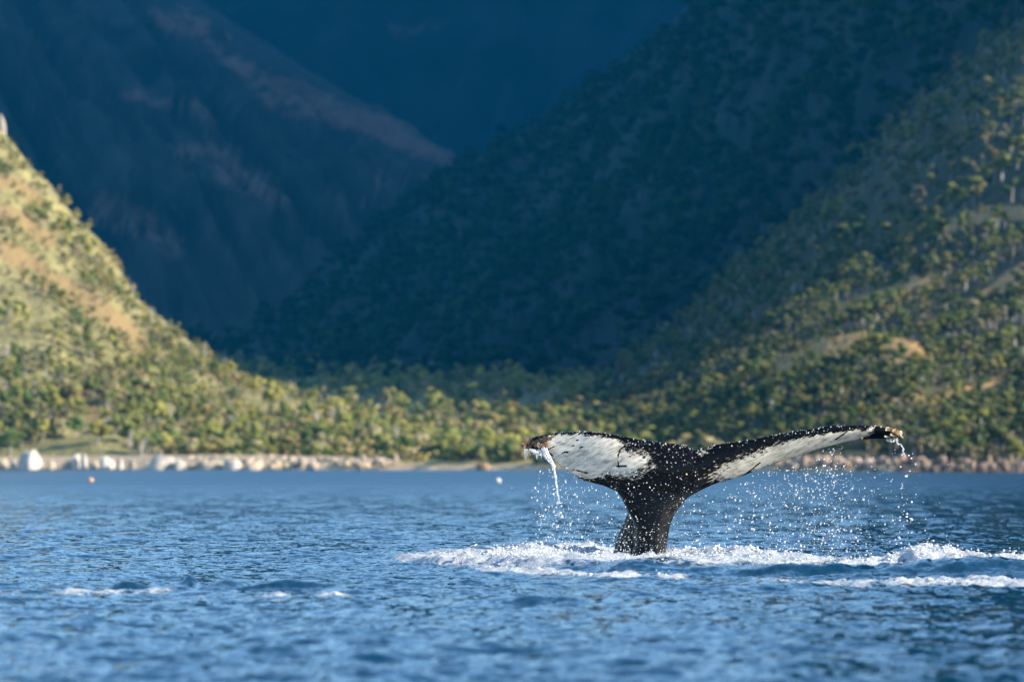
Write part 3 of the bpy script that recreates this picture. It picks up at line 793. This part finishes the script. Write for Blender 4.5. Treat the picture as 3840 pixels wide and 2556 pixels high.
def boulder(xp, wpx, hpx, label, colour, seed, group=None, Y=None, base=None, depth=1.0):
    """a boulder wpx wide and hpx tall in the photograph, standing on the shore at column xp"""
    k = seed % 9
    Y = float(shore(xp)) + 1.0 if Y is None else Y
    w = wpx / F * Y; h = 0.82 * hpx / F * Y
    if k not in B_PROTO:
        o = mk('boulder', *boulder_mesh(500 + k), M_ROCK); B_PROTO[k] = o
    else:
        o = B_PROTO[k].copy(); COL.objects.link(o)
    z = 0.0 if base is None else EYE - (base - HOR) / F * Y
    o.location = ((xp - 1920) / F * Y, Y, z - 0.08 * h)
    o.scale = (w / 1.75, w / 1.75 * depth, h / 0.85)
    o.rotation_euler = (0, 0, (seed * 1.7) % 0.9 - 0.45)
    o.color = (*colour, 1)
    tag(o, label, 'boulder', group)
WHITE, CREAM, PINK, BROWN = (0.70, 0.63, 0.53), (0.54, 0.44, 0.32), (0.44, 0.33, 0.25), (0.24, 0.18, 0.14)
boulder(122, 92, 122, 'biggest white boulder on the left shore', WHITE, 1)
boulder(88, 40, 70, 'white block leaning on the left of the biggest white boulder', WHITE, 2)
boulder(8, 40, 62, 'cream boulder cut off by the left edge of the picture', CREAM, 3)
boulder(48, 24, 58, 'narrow white stone left of the biggest white boulder', WHITE, 4)
boulder(192, 28, 62, 'narrow cream stone just right of the biggest white boulder', CREAM, 5)
boulder(286, 30, 98, 'left one of two tall white pillar rocks', WHITE, 6)
boulder(314, 26, 100, 'right one of two tall white pillar rocks', WHITE, 7)
boulder(258, 44, 60, 'cream rock at the foot of the white pillar rocks', CREAM, 8)
boulder(402, 56, 76, 'blocky white rock between pillar rocks and domed boulder', WHITE, 9)
boulder(454, 24, 72, 'slim upright white rock left of the domed boulder', WHITE, 10)
boulder(496, 26, 56, 'cream stump of rock left of the domed boulder', CREAM, 11)
boulder(350, 40, 54, 'small cream rock right of the pillar rocks', CREAM, 12)
boulder(606, 118, 84, 'wide domed cream boulder with a white top', (0.60, 0.53, 0.43), 13)
boulder(672, 44, 70, 'round grey-white rock touching the domed boulder', (0.5, 0.46, 0.4), 14)
boulder(800, 100, 62, 'low broad tan rock right of the domed boulder', CREAM, 15)
boulder(868, 76, 70, 'pinkish white rock with a split crown before green bushes', (0.62, 0.53, 0.44), 16)
boulder(960, 70, 58, 'cream rock ending the row of large left boulders', CREAM, 17)
boulder(124, 42, 62, 'white outcrop among the trees halfway up the left spur', WHITE, 18, Y=920, base=1348)
boulder(94, 28, 70, 'tall narrow white outcrop above the biggest white boulder', WHITE, 19, Y=872, base=1620)
boulder(4, 34, 110, 'pale rock tooth on the skyline at the left edge', (0.5, 0.45, 0.38), 20, Y=1020, base=500)
boulder(1808, 50, 42, 'brown rock on the grassy beach in the middle', (0.30, 0.20, 0.12), 21)
r = np.random.default_rng(55)
def bank(off): return 2.0 * (off / 9.0) ** 0.55
def stone(xp, wr, hr, tone, texts, seed, group):
    off = r.uniform(0.3, 7.0); Y = float(shore(xp)) + off
    w, h = r.uniform(*wr), r.uniform(*hr); k = r.uniform(.75, 1.25)
    size = 'large' if w * h > 0.62 * wr[1] * hr[1] else 'small' if w * h < 0.36 * wr[1] * hr[1] else 'middling'
    tone_w = 'pale' if k > 1.06 else 'dark' if k < 0.88 else 'plain'
    col = np.array(tone) * k * np.array([1, r.uniform(.94, 1.02), r.uniform(.85, 1.05)])
    boulder(xp, w, h, '%s %s %s stone %s %s' % (size, tone_w, texts[0], 'at the waterline' if off < 3 else 'up the bank', where(xp, texts[1])), tuple(np.clip(col, 0, .8)), seed, group, Y=Y, base=HOR - (bank(off) * 0.8 - EYE) / Y * F)
for i in range(70):                                       # rubble along the beach
    stone(700 + i * 11.5 + r.uniform(-6, 6), (14, 40), (14, 34), CREAM, ('cream', [(900, 'below the split pinkish rock'), (1010, 'where the large boulders end'), (1250, 'in the left rubble beach'), (9999, 'in the right rubble beach')]), 30 + i, 'rubble stones on the left beach')
for i in range(40):
    stone(2700 + i * 17.5 + r.uniform(-8, 8), (18, 46), (16, 38), PINK, ('pinkish', [(2900, 'under the right fluke root'), (3150, 'under the middle of the right fluke'), (9999, 'under the right fluke tip')]), 100 + i, 'shore stones under the right fluke')
for i in range(26):
    stone(3420 + i * 17 + r.uniform(-9, 9), (16, 42), (16, 44), BROWN, ('brown', [(3630, 'right of the right fluke'), (9999, 'near the right picture edge')]), 150 + i, 'dark shore stones at the right')

# ------------------------------------------------------------------ whale
SPX = YW / F
BX = (2420 - 1920) * SPX
def loc(x, y, d):
    X, Y, Z = px2w(x, y, YW + np.asarray(d, float)); return np.stack(np.broadcast_arrays(X - BX, np.asarray(d, float), Z), -1)

TOP = [(1957, 1664), (1966, 1656), (1977, 1650), (2000, 1638), (2045, 1626), (2103, 1618), (2168, 1616), (2225, 1617), (2283, 1624), (2340, 1633), (2397, 1645), (2436, 1652), (2493, 1657), (2550, 1664), (2578, 1669), (2592, 1675), (2598, 1686), (2603, 1690), (2612, 1686), (2634, 1676), (2679, 1667), (2745, 1656), (2812, 1647), (2902, 1629), (2991, 1614), (3080, 1600), (3147, 1594), (3214, 1593), (3281, 1595), (3326, 1602), (3360, 1611), (3375, 1621), (3380, 1629)]
BOT = [(1957, 1674), (1966, 1684), (1990, 1688), (2020, 1688), (2050, 1692), (2068, 1712), (2091, 1739), (2130, 1768), (2168, 1791), (2218, 1810), (2263, 1821), (2302, 1838), (2330, 1856), (2400, 1880), (2540, 1880), (2589, 1859), (2634, 1835), (2679, 1814), (2723, 1803), (2768, 1790), (2835, 1765), (2902, 1739), (2969, 1716), (3036, 1694), (3103, 1674), (3170, 1657), (3214, 1648), (3281, 1645), (3326, 1645), (3360, 1642), (3375, 1638), (3380, 1634)]
THK = [(1957, .05), (2000, .085), (2100, .11), (2200, .15), (2330, .23), (2430, .30), (2540, .30), (2600, .26), (2700, .19), (2850, .14), (3000, .11), (3200, .085), (3330, .07), (3380, .04)]
DEP = [(1957, .45), (2100, .28), (2250, .10), (2430, 0), (2600, -.02), (2800, -.10), (3000, -.20), (3200, -.26), (3380, -.22)]
TILT = [(1957, .16), (2100, .06), (2300, -.10), (2450, -.14), (2600, -.16), (2800, -.20), (3000, -.20), (3200, -.14), (3380, -.06)]   # depth of the upper edge against the lower one

def loft(rings):
    n = len(rings[0]); V = np.concatenate(rings); f = []
    for i in range(len(rings) - 1):
        for k in range(n):
            f.append((i * n + k, i * n + (k + 1) % n, (i + 1) * n + (k + 1) % n, (i + 1) * n + k))
    f.append(tuple(range(n))[::-1]); f.append(tuple((len(rings) - 1) * n + k for k in range(n)))
    return V, f

def smooth_at(x, pts):
    o = np.linspace(-110, 110, 23); w = np.exp(-(o / 55) ** 2)
    return float((interp(x + o, pts) * w).sum() / w.sum())

def fluke_rings():
    rings = []
    c = (1 - np.cos(np.linspace(0, np.pi, 15))) / 2
    for x in np.concatenate([np.arange(1957, 2590, 5.0), np.arange(2590, 2620, 2.0), np.arange(2620, 3380, 5.0), [3380]]):
        yt = interp(x, TOP) + 2.5 * float(noise2(x / 23.0, 3.3, 4)) + 1.5 * float(noise2(x / 8.0, 7.3, 5)); yb = interp(x, BOT)
        th, dp, tl = (smooth_at(x, q) for q in (THK, DEP, TILT))
        prof = 0.022 + (th - 0.022) * (c ** 0.55 * (1 - c) ** 0.95) / 0.385
        prof = np.clip(prof, 0.022, None) * np.clip(np.minimum(c, 1 - c) * 60, 0.25, 1)
        yy = yb + (yt - yb) * c; d0 = dp + tl * (c - 0.5) - 0.10 * np.sin(np.pi * c) * (th / .3)
        front = loc(x + 0 * c, yy, d0 - prof / 2); back = loc(x + 0 * c, yy, d0 + prof / 2)
        rings.append(np.concatenate([front, back[::-1]]))
    return rings

def ped_rings():
    st = [(1735, 2380, 2600, .10), (1790, 2330, 2640, .15), (1835, 2306, 2622, .19), (1870, 2334, 2573, .22), (1900, 2345, 2547, .24), (1923, 2355, 2533, .25), (1945, 2370, 2521, .26), (1968, 2376, 2513, .27), (2018, 2377, 2504, .28), (2075, 2370, 2498, .30), (2095, 2368, 2495, .30), (2200, 2350, 2495, .34), (2330, 2330, 2505, .36)]
    st = np.array(st, float); rings = []
    a = np.linspace(0, 2 * np.pi, 36, endpoint=False)
    for y in np.arange(1735, 2331, 12.0):
        xl, xr, d = (np.interp(y, st[:, 0], st[:, k]) for k in (1, 2, 3))
        cx, hw = (xl + xr) / 2, (xr - xl) / 2
        ca, sa = np.cos(a), np.sin(a)
        x = cx + hw * np.sign(ca) * np.abs(ca) ** 0.85; dd = 0.06 + d * np.sign(sa) * np.abs(sa) ** 0.85
        rings.append(loc(x, y + 0 * x, dd))
    return rings

def keel_rings():
    st = [(1800, 2420, 2500, .16, .08), (1850, 2392, 2500, .24, .11), (1923, 2354, 2498, .34, .13), (1968, 2336, 2495, .40, .14), (2018, 2314, 2490, .46, .15), (2075, 2299, 2488, .50, .16), (2095, 2293, 2488, .52, .16), (2200, 2262, 2490, .58, .18), (2330, 2222, 2495, .66, .2)]
    st = np.array(st, float); rings = []
    a = np.linspace(0, 2 * np.pi, 30, endpoint=False)
    for y in np.arange(1800, 2331, 12.0):
        xl, xr, yc, d = (np.interp(y, st[:, 0], st[:, k]) for k in (1, 2, 3, 4))
        cx, hw = (xl + xr) / 2, (xr - xl) / 2
        x = cx + hw * np.cos(a); dd = yc - 0.22 * np.cos(a) + d * np.sin(a)
        rings.append(loc(x, y + 0 * x, dd))
    return rings

def build_whale():
    V, Fc, o = [], [], 0
    for rg in (fluke_rings(), ped_rings(), keel_rings()):
        v, f = loft(rg); V += [tuple(p) for p in v]; Fc += [tuple(i + o for i in q) for q in f]; o += len(v)
    m = bpy.data.meshes.new('tmp'); m.from_pydata(V, [], Fc)
    import bmesh
    bm = bmesh.new(); bm.from_mesh(m); bmesh.ops.recalc_face_normals(bm, faces=bm.faces); bm.to_mesh(m); bm.free()
    t = bpy.data.objects.new('tmp', m); COL.objects.link(t)
    md = t.modifiers.new('r', 'REMESH'); md.mode = 'VOXEL'; md.voxel_size = 0.012
    sm = t.modifiers.new('s', 'SMOOTH'); sm.factor = 0.5; sm.iterations = 6
    dg = bpy.context.evaluated_depsgraph_get()
    me = bpy.data.meshes.new_from_object(t.evaluated_get(dg))
    bpy.data.objects.remove(t)
    n = len(me.vertices)
    co = np.empty(n * 3, np.float32); me.vertices.foreach_get('co', co); co = co.reshape(-1, 3).astype(float)
    nr = np.empty(n * 3, np.float32); me.vertices.foreach_get('normal', nr); nr = nr.reshape(-1, 3)
    Yd = YW + co[:, 1]; px = 1920 + (co[:, 0] + BX) / Yd * F; py = HOR - (co[:, 2] - EYE) / Yd * F
    wl = poly_dist(px, py, [(2040, 1640), (2060, 1634), (2100, 1630), (2180, 1629), (2260, 1637), (2320, 1648), (2345, 1668), (2335, 1690), (2390, 1702), (2425, 1718), (2430, 1745), (2390, 1772), (2330, 1782), (2280, 1776), (2215, 1796), (2160, 1784), (2110, 1752), (2080, 1728), (2055, 1694), (2030, 1684)])
    Wl = np.interp(px, [2040, 2220, 2330, 2430], [7, 14, 34, 50]); Wl = np.where(py < 1655, np.minimum(Wl, 12), Wl)
    wr = poly_dist(px, py, [(2670, 1782), (2720, 1748), (2780, 1718), (2850, 1694), (2920, 1664), (3000, 1644), (3100, 1626), (3200, 1614), (3275, 1608), (3262, 1622), (3245, 1636), (3205, 1655), (3100, 1682), (2970, 1722), (2900, 1744), (2835, 1768), (2760, 1790), (2700, 1795)])
    Wr = np.interp(px, [2680, 2800, 2950, 3150, 3280], [46, 34, 16, 8, 16])
    ws = poly_dist(px, py, [(2618, 1698), (2640, 1686), (2668, 1682), (2660, 1694), (2630, 1706)])
    w = np.maximum(0.5 + wl / (2 * Wl), 0.5 + wr / (2 * Wr)); w = np.maximum(w, np.where(ws > -12, 0.30 + ws / 60, 0))
    rag = fbm(px / 26 + py / 60, py / 10 - px / 40, 4, 71)
    w = w + rag * np.where(w < 0.98, 0.45, 0.0)
    for pts in ([(2055, 1685), (2077, 1674)], [(2108, 1700), (2118, 1692)], [(2120, 1694), (2134, 1693)], [(2144, 1672), (2152, 1670)], [(2174, 1678), (2185, 1675)], [(2058, 1696), (2074, 1709)], [(2152, 1760), (2203, 1773)],
                [(2316, 1712), (2328, 1682), (2342, 1672)], [(2312, 1746), (2350, 1746)], [(2316, 1727), (2322, 1750)], [(3134, 1647), (3176, 1618)], [(2790, 1782), (2850, 1734)], [(2160, 1650), (2168, 1648)], [(2196, 1634), (2212, 1632)], [(2215, 1633), (2216, 1632)]):
        w = np.where(line_dist(px, py, pts) < 2.6, 0.0, w)
    front = sstep(0.25, -0.1, nr[:, 1])
    w = np.clip(w, 0, 1) * front
    # bottom margin of the left fluke stays dark
    flank = sstep(-6, 10, interp(py, [(1900, 2340), (1923, 2356), (1968, 2378), (2018, 2380), (2100, 2366)]) - px) * (py > 1915)
    right_sheen = sstep(0.15, 0.6, nr[:, 0]) * (py > 1790) * (px > 2450) * 0.4  # grey sheen of the sunlit right side, painted into the skin colour
    low = sstep(2060, 2095, py) * 0.2
    sc = np.clip(np.maximum(np.maximum(flank, right_sheen), low), 0, 1)
    for nm, av in (('white', w), ('scuff_sheen', sc)):
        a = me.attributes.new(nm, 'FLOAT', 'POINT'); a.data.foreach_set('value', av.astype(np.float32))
    # flank creases
    cr = 0.006 * np.sin(px * 0.42 + py * 0.16) * flank
    co2 = co + nr * cr[:, None]
    me.vertices.foreach_set('co', co2.astype(np.float32).ravel()); me.update()
    me.polygons.foreach_set('use_smooth', np.ones(len(me.polygons), bool))
    me.name = 'whale'; me.materials.clear(); me.materials.append(M_SKIN)
    ob = bpy.data.objects.new('whale', me); COL.objects.link(ob)
    ob.location = (BX, YW, 0)
    tag(ob, 'black and white whale tail raised out of the foam, dripping water', 'whale')
    return ob, co, px, py, nr
whale, WCO, WPX, WPY, WNR = build_whale()

def on_whale(x, y):
    """front surface point of the tail under a photograph pixel (local)"""
    d = (WPX - x) ** 2 + (WPY - y) ** 2
    near = np.nonzero(d < max(d.min() * 1.2, 16))[0]
    return WCO[near[np.argmin(WCO[near, 1])]]

def barnacles(spec, label, seed):
    r = np.random.default_rng(seed); parts = []; cols = []
    for (x0, y0, x1, y1, sx, sy, n, palette, rad) in spec:
        for i in range(n):
            t = r.random(); x = x0 + (x1 - x0) * t + r.normal(0, sx); y = y0 + (y1 - y0) * t + r.normal(0, sy)
            p = on_whale(x, y)
            R = rad * r.uniform(0.5, 1.4)
            v, f = ICO[1]; v = v.copy(); v[:, 1] = np.where(v[:, 1] < -0.75, -0.45, v[:, 1])       # cratered towards the outside
            v = v * (1 + 0.2 * r.normal(size=(len(v), 1))) * R * np.array([1, 1.1, 1]); parts.append((v + p + [0, -0.3 * R, 0], f))
            cols.append(np.tile(np.array(palette[int(r.integers(len(palette)))]) * r.uniform(.6, 1.3), (len(v), 1)))
    v, f = join(parts)
    o = mk('barnacle_cluster', v, f, M_BARN, whale, smooth=False, col=np.clip(np.concatenate(cols), 0, 1))
    o['label'] = label
DK, OR, CRM = [(0.05, 0.035, 0.025), (0.10, 0.07, 0.045), (0.03, 0.025, 0.02), (0.25, 0.18, 0.10)], [(0.30, 0.13, 0.05), (0.42, 0.25, 0.11), (0.55, 0.44, 0.30), (0.06, 0.045, 0.03)], [(0.60, 0.47, 0.27), (0.66, 0.58, 0.44), (0.38, 0.26, 0.12), (0.08, 0.06, 0.04)]
barnacles([(1962, 1668, 1975, 1662, 5, 8, 22, DK + OR[:1], .022), (1978, 1668, 2050, 1640, 6, 6, 60, DK, .018), (2022, 1672, 2052, 1656, 7, 7, 34, OR, .014), (2048, 1648, 2080, 1628, 5, 4, 22, CRM + DK, .011)], 'crusted brown and orange barnacles on the left fluke tip', 61)
barnacles([(3326, 1604, 3378, 1626, 4, 5, 46, CRM + OR, .016), (3352, 1632, 3372, 1636, 6, 4, 16, OR, .015), (3322, 1638, 3352, 1644, 5, 3, 14, CRM, .012), (3236, 1648, 3248, 1652, 4, 3, 8, CRM, .011)], 'golden barnacles on the right fluke tip', 62)
barnacles([(2160, 1792, 2230, 1814, 10, 3, 16, CRM, .009), (2470, 1700, 2620, 1760, 40, 30, 10, CRM, .008)], 'small cream barnacles along the lower edge of the left fluke', 63)

# ------------------------------------------------------------------ falling water
def stream(name, label, strands, seed, blobs=()):
    r = np.random.default_rng(seed); tri = []
    for pts, w0, w1, d in strands:
        p = np.array(pts, float); n = max(6, int(len(p) * 7))
        s = np.linspace(0, 1, n); u = np.linspace(0, 1, len(p))
        x = np.interp(s, u, p[:, 0]) + np.cumsum(r.normal(0, .5, n)); y = np.interp(s, u, p[:, 1])
        P = loc(x, y, d + np.cumsum(r.normal(0, .004, n)))
        P[:, 0] += BX; P[:, 1] += YW
        R = np.interp(s, [0, 1], [w0, w1]) * (0.75 + 0.5 * r.random(n)) * SPX; R[-1] *= 0.3; R[0] *= 0.5
        v, f = tube(P, R, 7)
        tri.append((v, np.concatenate([f[:, [0, 1, 2]], f[:, [0, 2, 3]]])))
    for (x, y, rad, d) in blobs:
        v, f = ICO[2]
        v = v * (1 + 0.35 * fbm(v[:, :1] * 1.7 + x, v[:, 1:2] * 1.7 + v[:, 2:3], 3, int(x)))
        c = loc(x, y, d); c = c + [BX, YW, 0]
        tri.append((v * rad * SPX * np.array([1, 1, r.uniform(.8, 1.5)]) + c, f))
    v, f = join(tri)
    tag(mk(name, v, f, M_STREAM), label, 'water stream')
r = np.random.default_rng(91)
st = [([(2040, 1676), (2050, 1700), (2064, 1722), (2076, 1742), (2079, 1758)], 5, 5, .2), ([(2030, 1680), (2044, 1706), (2058, 1726), (2072, 1742)], 3.6, 3, .2), ([(2048, 1680), (2058, 1705), (2068, 1726), (2078, 1748)], 4, 4, .18),
      ([(2020, 1684), (2034, 1704), (2046, 1722), (2056, 1732)], 4, 3, .22), ([(2078, 1752), (2078, 1768), (2082, 1785), (2083, 1800), (2087, 1815), (2092, 1830), (2091, 1845), (2097, 1860), (2097, 1872), (2093, 1884)], 4.4, 2.6, .15),
      ([(2084, 1884), (2096, 1886), (2108, 1884)], 3, 2, .15), ([(2000, 1686), (2012, 1700), (2030, 1706)], 6, 3, .25), ([(1990, 1686), (2003, 1694), (2022, 1696)], 5, 4, .27)]
for i in range(17):
    x = 1968 + i * 5.2 + r.uniform(-2, 2); L = r.uniform(12, 40)
    st.append(([(x, 1682), (x + r.uniform(0, 3), 1682 + L)], r.uniform(1.6, 3.2), 1.2, .3))
stream('water_stream', 'white stream of water pouring from the left fluke tip', st, 92, [(2102, 1922, 5, .1), (2108, 1936, 5, .1), (2092, 1926, 4, .1), (2090, 1886, 4, .15), (2078, 1748, 6, .15)])
st = [([(3362, 1642), (3364, 1652), (3360, 1660), (3366, 1666)], 4, 3, -.2), ([(3366, 1666), (3374, 1664), (3380, 1672), (3386, 1682)], 2.4, 2.2, -.2), ([(3372, 1632), (3380, 1636), (3385, 1642)], 2.4, 1.2, -.2)]
for i in range(9):
    x = 3322 + i * 4.6; st.append(([(x, 1640), (x + 1.5, 1640 + r.uniform(10, 21))], r.uniform(2, 3.6), 1.6, -.22))
stream('water_stream', 'thin twisting thread of water falling off the right fluke tip', st, 93, [(3387, 1685, 4, -.2), (3386, 1692, 3, -.2), (3389, 1700, 3.6, -.2), (3393, 1708, 3.2, -.2)])

def strands(n, x, y0, y1, seed):
    r = np.random.default_rng(seed); out = []
    for i in range(n):
        xx = x(r); ya = r.uniform(*y0); L = r.uniform(*y1); d = r.uniform(-.5, .1)
        P = loc(xx + np.array([0, r.normal(0, 1.0), r.normal(0, 1.5)]), np.array([ya, ya + L / 2, ya + L]), np.full(3, d)) + [BX, YW, 0]
        R = r.uniform(.0012, .0030); v, f = tube(P, [R * .4, R, R * .5], 5); out.append((v, tri(f)))
    return join(out)

def droplets(label, P, R, seed, more=None):
    r = np.random.default_rng(seed); parts = []
    big = R > 0.0085
    v0, f0 = ICO[0]; v1, f1 = ICO[1]
    for msk, (v, f) in ((~big, (v0, f0)), (big, (v1, f1))):
        n = int(msk.sum())
        if not n: continue
        s = np.stack([r.uniform(.8, 1.15, n), r.uniform(.8, 1.15, n), r.uniform(.8, 1.6, n)], 1) * R[msk][:, None]
        jit = 1 + (0.12 if msk is not big else 0.22) * r.normal(size=(n, len(v), 1))
        V = v[None] * jit * s[:, None] + P[msk][:, None]
        parts.append((V.reshape(-1, 3), (f[None] + (np.arange(n) * len(v))[:, None, None]).reshape(-1, 3)))
    if more is not None: parts.append(more)
    vv, ff = join(parts)
    tag(mk('spray', vv, ff, M_DROP), label, kind='stuff')

def cloud(n, x, y, d, seed, rmin=.0013, rmax=.013, pw=3.8):
    """n droplets; x, y, d are samplers in photograph pixels / depth"""
    r = np.random.default_rng(seed)
    p = loc(x(r, n), y(r, n), d(r, n)) + [BX, YW, 0]
    return p, 0.85 * (rmin + (rmax - rmin) * r.random(n) ** pw)

parts = [cloud(760, lambda r, n: r.normal(2110, 62, n), lambda r, n: r.uniform(1755, 2075, n), lambda r, n: r.uniform(-.2, .6, n), 1),
         cloud(700, lambda r, n: r.uniform(1990, 2370, n), lambda r, n: 2085 - 260 * r.random(n) ** 1.1, lambda r, n: r.uniform(-.4, .5, n), 2),
         cloud(160, lambda r, n: r.uniform(2000, 2340, n), lambda r, n: r.uniform(1990, 2090, n), lambda r, n: r.uniform(-.6, .5, n), 3, rmax=.02)]
droplets('curtain of white droplets falling under the left fluke', np.concatenate([p[0] for p in parts]), np.concatenate([p[1] for p in parts]), 11, strands(34, lambda r: r.normal(2110, 60), (1780, 2050), (6, 20), 6))
parts = [cloud(2600, lambda r, n: np.clip(r.normal(3010, 190, n), 2540, 3480), lambda r, n: 2105 - 360 * r.random(n) ** 1.15, lambda r, n: r.uniform(-.6, .3, n), 4, rmax=.013),
         cloud(620, lambda r, n: r.normal(3115, 26, n) + r.uniform(-60, 60, n) * (r.random(n) < .5), lambda r, n: r.uniform(1660, 2110, n), lambda r, n: r.uniform(-.5, .1, n), 5, rmax=.012),
         cloud(150, lambda r, n: r.normal(3395, 22, n), lambda r, n: r.uniform(1680, 2080, n), lambda r, n: r.uniform(-.4, .1, n), 6, rmax=.018),
         cloud(260, lambda r, n: r.uniform(2520, 2900, n), lambda r, n: 2095 - 300 * r.random(n) ** 1.3, lambda r, n: r.uniform(-.5, .3, n), 7),
         cloud(90, lambda r, n: r.uniform(3150, 3560, n), lambda r, n: r.uniform(1660, 2060, n), lambda r, n: r.uniform(-.5, .3, n), 8)]
P_ = np.concatenate([p[0] for p in parts]); R_ = np.concatenate([p[1] for p in parts])
yp = HOR - (P_[:, 2] - EYE) / P_[:, 1] * F; xp = 1920 + P_[:, 0] / P_[:, 1] * F
k = yp > np.interp(xp, [b[0] for b in BOT], [b[1] for b in BOT]) + 4
droplets('veil of fine droplets raining from the right fluke', P_[k], R_[k], 12, strands(70, lambda r: r.normal(3060, 150), (1760, 2060), (6, 22), 5))
# drops in front of the tail and along its upper edge
parts = [cloud(800, lambda r, n: r.uniform(2270, 2640, n), lambda r, n: r.uniform(1650, 2085, n), lambda r, n: r.uniform(-.75, -.42, n), 9, rmin=.0018, rmax=.010),
         cloud(200, lambda r, n: r.uniform(2060, 2420, n), lambda r, n: r.uniform(1620, 1800, n), lambda r, n: r.uniform(-.5, -.25, n), 10, rmin=.0025, rmax=.006),
         cloud(260, lambda r, n: r.uniform(2300, 2510, n), lambda r, n: r.uniform(1990, 2095, n), lambda r, n: r.uniform(-.75, -.5, n), 12, rmax=.010),
         cloud(150, lambda r, n: r.uniform(2640, 3150, n), lambda r, n: r.uniform(1600, 1790, n), lambda r, n: r.uniform(-.6, -.45, n), 13, rmax=.008)]
P_ = np.concatenate([p[0] for p in parts]); R_ = np.concatenate([p[1] for p in parts])
yp = HOR - (P_[:, 2] - EYE) / P_[:, 1] * F; xp = 1920 + P_[:, 0] / P_[:, 1] * F
k = yp > np.interp(xp, [b[0] for b in TOP], [b[1] for b in TOP]) - 2
P_, R_ = P_[k], R_[k]
rr = np.random.default_rng(95)
xe = rr.uniform(2070, 3330, 300)[:170]; ye = np.interp(xe, [b[0] for b in TOP], [b[1] for b in TOP]) + rr.exponential(6, 170)
de = np.interp(xe, [b[0] for b in DEP], [b[1] for b in DEP]) + np.interp(xe, [b[0] for b in TILT], [b[1] for b in TILT]) / 2 - .09
P_ = np.concatenate([P_, loc(xe, ye, de) + [BX, YW, 0]]); R_ = np.concatenate([R_,   .003 + .006 * rr.random(170) ** 2])
droplets('glinting drops shed in front of the dark tail', P_, R_, 13)

# ------------------------------------------------------------------ foam lumps
def foam_lumps():
    X, Y, Z, Fm = WG
    r = np.random.default_rng(17)
    w = np.clip(Fm - 0.55, 0, 1) ** 1.3 * (Y > 50) * (Y < 75)
    w = (w * (0.2 + np.clip(Z, 0, 0.3) * 9)).ravel(); w /= w.sum()
    parts = []
    for n, sub, r0, r1 in ((700, 1, .008, .024), (2600, 0, .004, .012)):
        idx = r.choice(len(w), n, p=w)
        P = np.stack([X.ravel()[idx], Y.ravel()[idx], Z.ravel()[idx]], 1)
        v, f = ICO[sub]
        R = r0 + (r1 - r0) * r.random(n) ** 2.2
        if sub == 0: P[:, 2] += 0.08 * r.random(n) ** 6
        P[:, 0] += r.normal(0, .02, n)
        V = v[None] * (1 + 0.25 * r.normal(size=(n, len(v), 1))) * (R[:, None] * np.stack([r.uniform(.9, 1.8, n), r.uniform(.9, 1.8, n), r.uniform(.6, 1.1, n)], 1))[:, None] + P[:, None]
        parts.append((V.reshape(-1, 3), (f[None] + (np.arange(n) * len(v))[:, None, None]).reshape(-1, 3)))
    vv, ff = join(parts)
    tag(mk('foam', vv, ff, M_FOAM), 'white froth heaped on the churned water round the tail', kind='stuff')
foam_lumps()

# ------------------------------------------------------------------ floats on the water
def float_buoy(xp, yp, wpx, colour, label, tilt, mast):
    Y = EYE * F / (yp + wpx * 0.3 - HOR); R = wpx / 2 / F * Y
    root = bpy.data.objects.new('float', None); COL.objects.link(root)
    root.location = ((xp - 1920) / F * Y, Y, 0.14); root.rotation_euler = (tilt[0], tilt[1], 0)
    tag(root, label, 'float')
    a = np.linspace(0, 2 * np.pi, 20, endpoint=False)
    prof = [(0.02, -.55), (.7, -.4), (1.0, 0.1), (.92, .55), (.62, .95), (.3, 1.18), (.14, 1.25), (.02, 1.26)]
    V = np.array([[p * np.cos(t) * R, p * np.sin(t) * R, z * R] for p, z in prof for t in a])
    f = [(i * 20 + k, i * 20 + (k + 1) % 20, (i + 1) * 20 + (k + 1) % 20, (i + 1) * 20 + k) for i in range(len(prof) - 1) for k in range(20)]
    mk('hull', V, np.array(f), mat_simple('float_paint', colour, 0.5, 0.12, 8), root)
    v, f = tube(np.array([[0, 0, 1.2 * R], [0, 0, (1.2 + mast) * R]]), [R * .09, R * .07], 8)
    mk('eye_post', v, f, M_BARK, root)
float_buoy(342, 1806, 21, (0.62, 0.36, 0.20), 'small orange-tan float tilting on the water before the left boulders', (0.1, -0.5), 0.5)
float_buoy(1868, 1808, 22, (0.60, 0.56, 0.54), 'small pale grey float on the water left of the tail', (0.05, 0.15), 0.25)

# ------------------------------------------------------------------ haze
def build_haze():
    lo, hi = (-4200, -120, -60), (4400, 8600, 1520)
    V = np.array([[lo[0] if i & 1 == 0 else hi[0], lo[1] if i & 2 == 0 else hi[1], lo[2] if i & 4 == 0 else hi[2]] for i in range(8)], float)
    Fc = np.array([[0, 2, 3, 1], [4, 5, 7, 6], [0, 1, 5, 4], [2, 6, 7, 3], [0, 4, 6, 2], [1, 3, 7, 5]])
    s = NT('haze_air')
    v = s.n('ShaderNodeVolumePrincipled')
    v.inputs['Color'].default_value = (0.0, 0.45, 0.95, 1)
    v.inputs['Density'].default_value = 0.000044
    v.inputs['Anisotropy'].default_value = 0.0
    s.l(v.outputs[0], s.out.inputs['Volume'])
    o = mk('haze', V, Fc, s.m, smooth=False)
    tag(o, 'thin blue haze hanging over the fjord', kind='stuff')
build_haze()
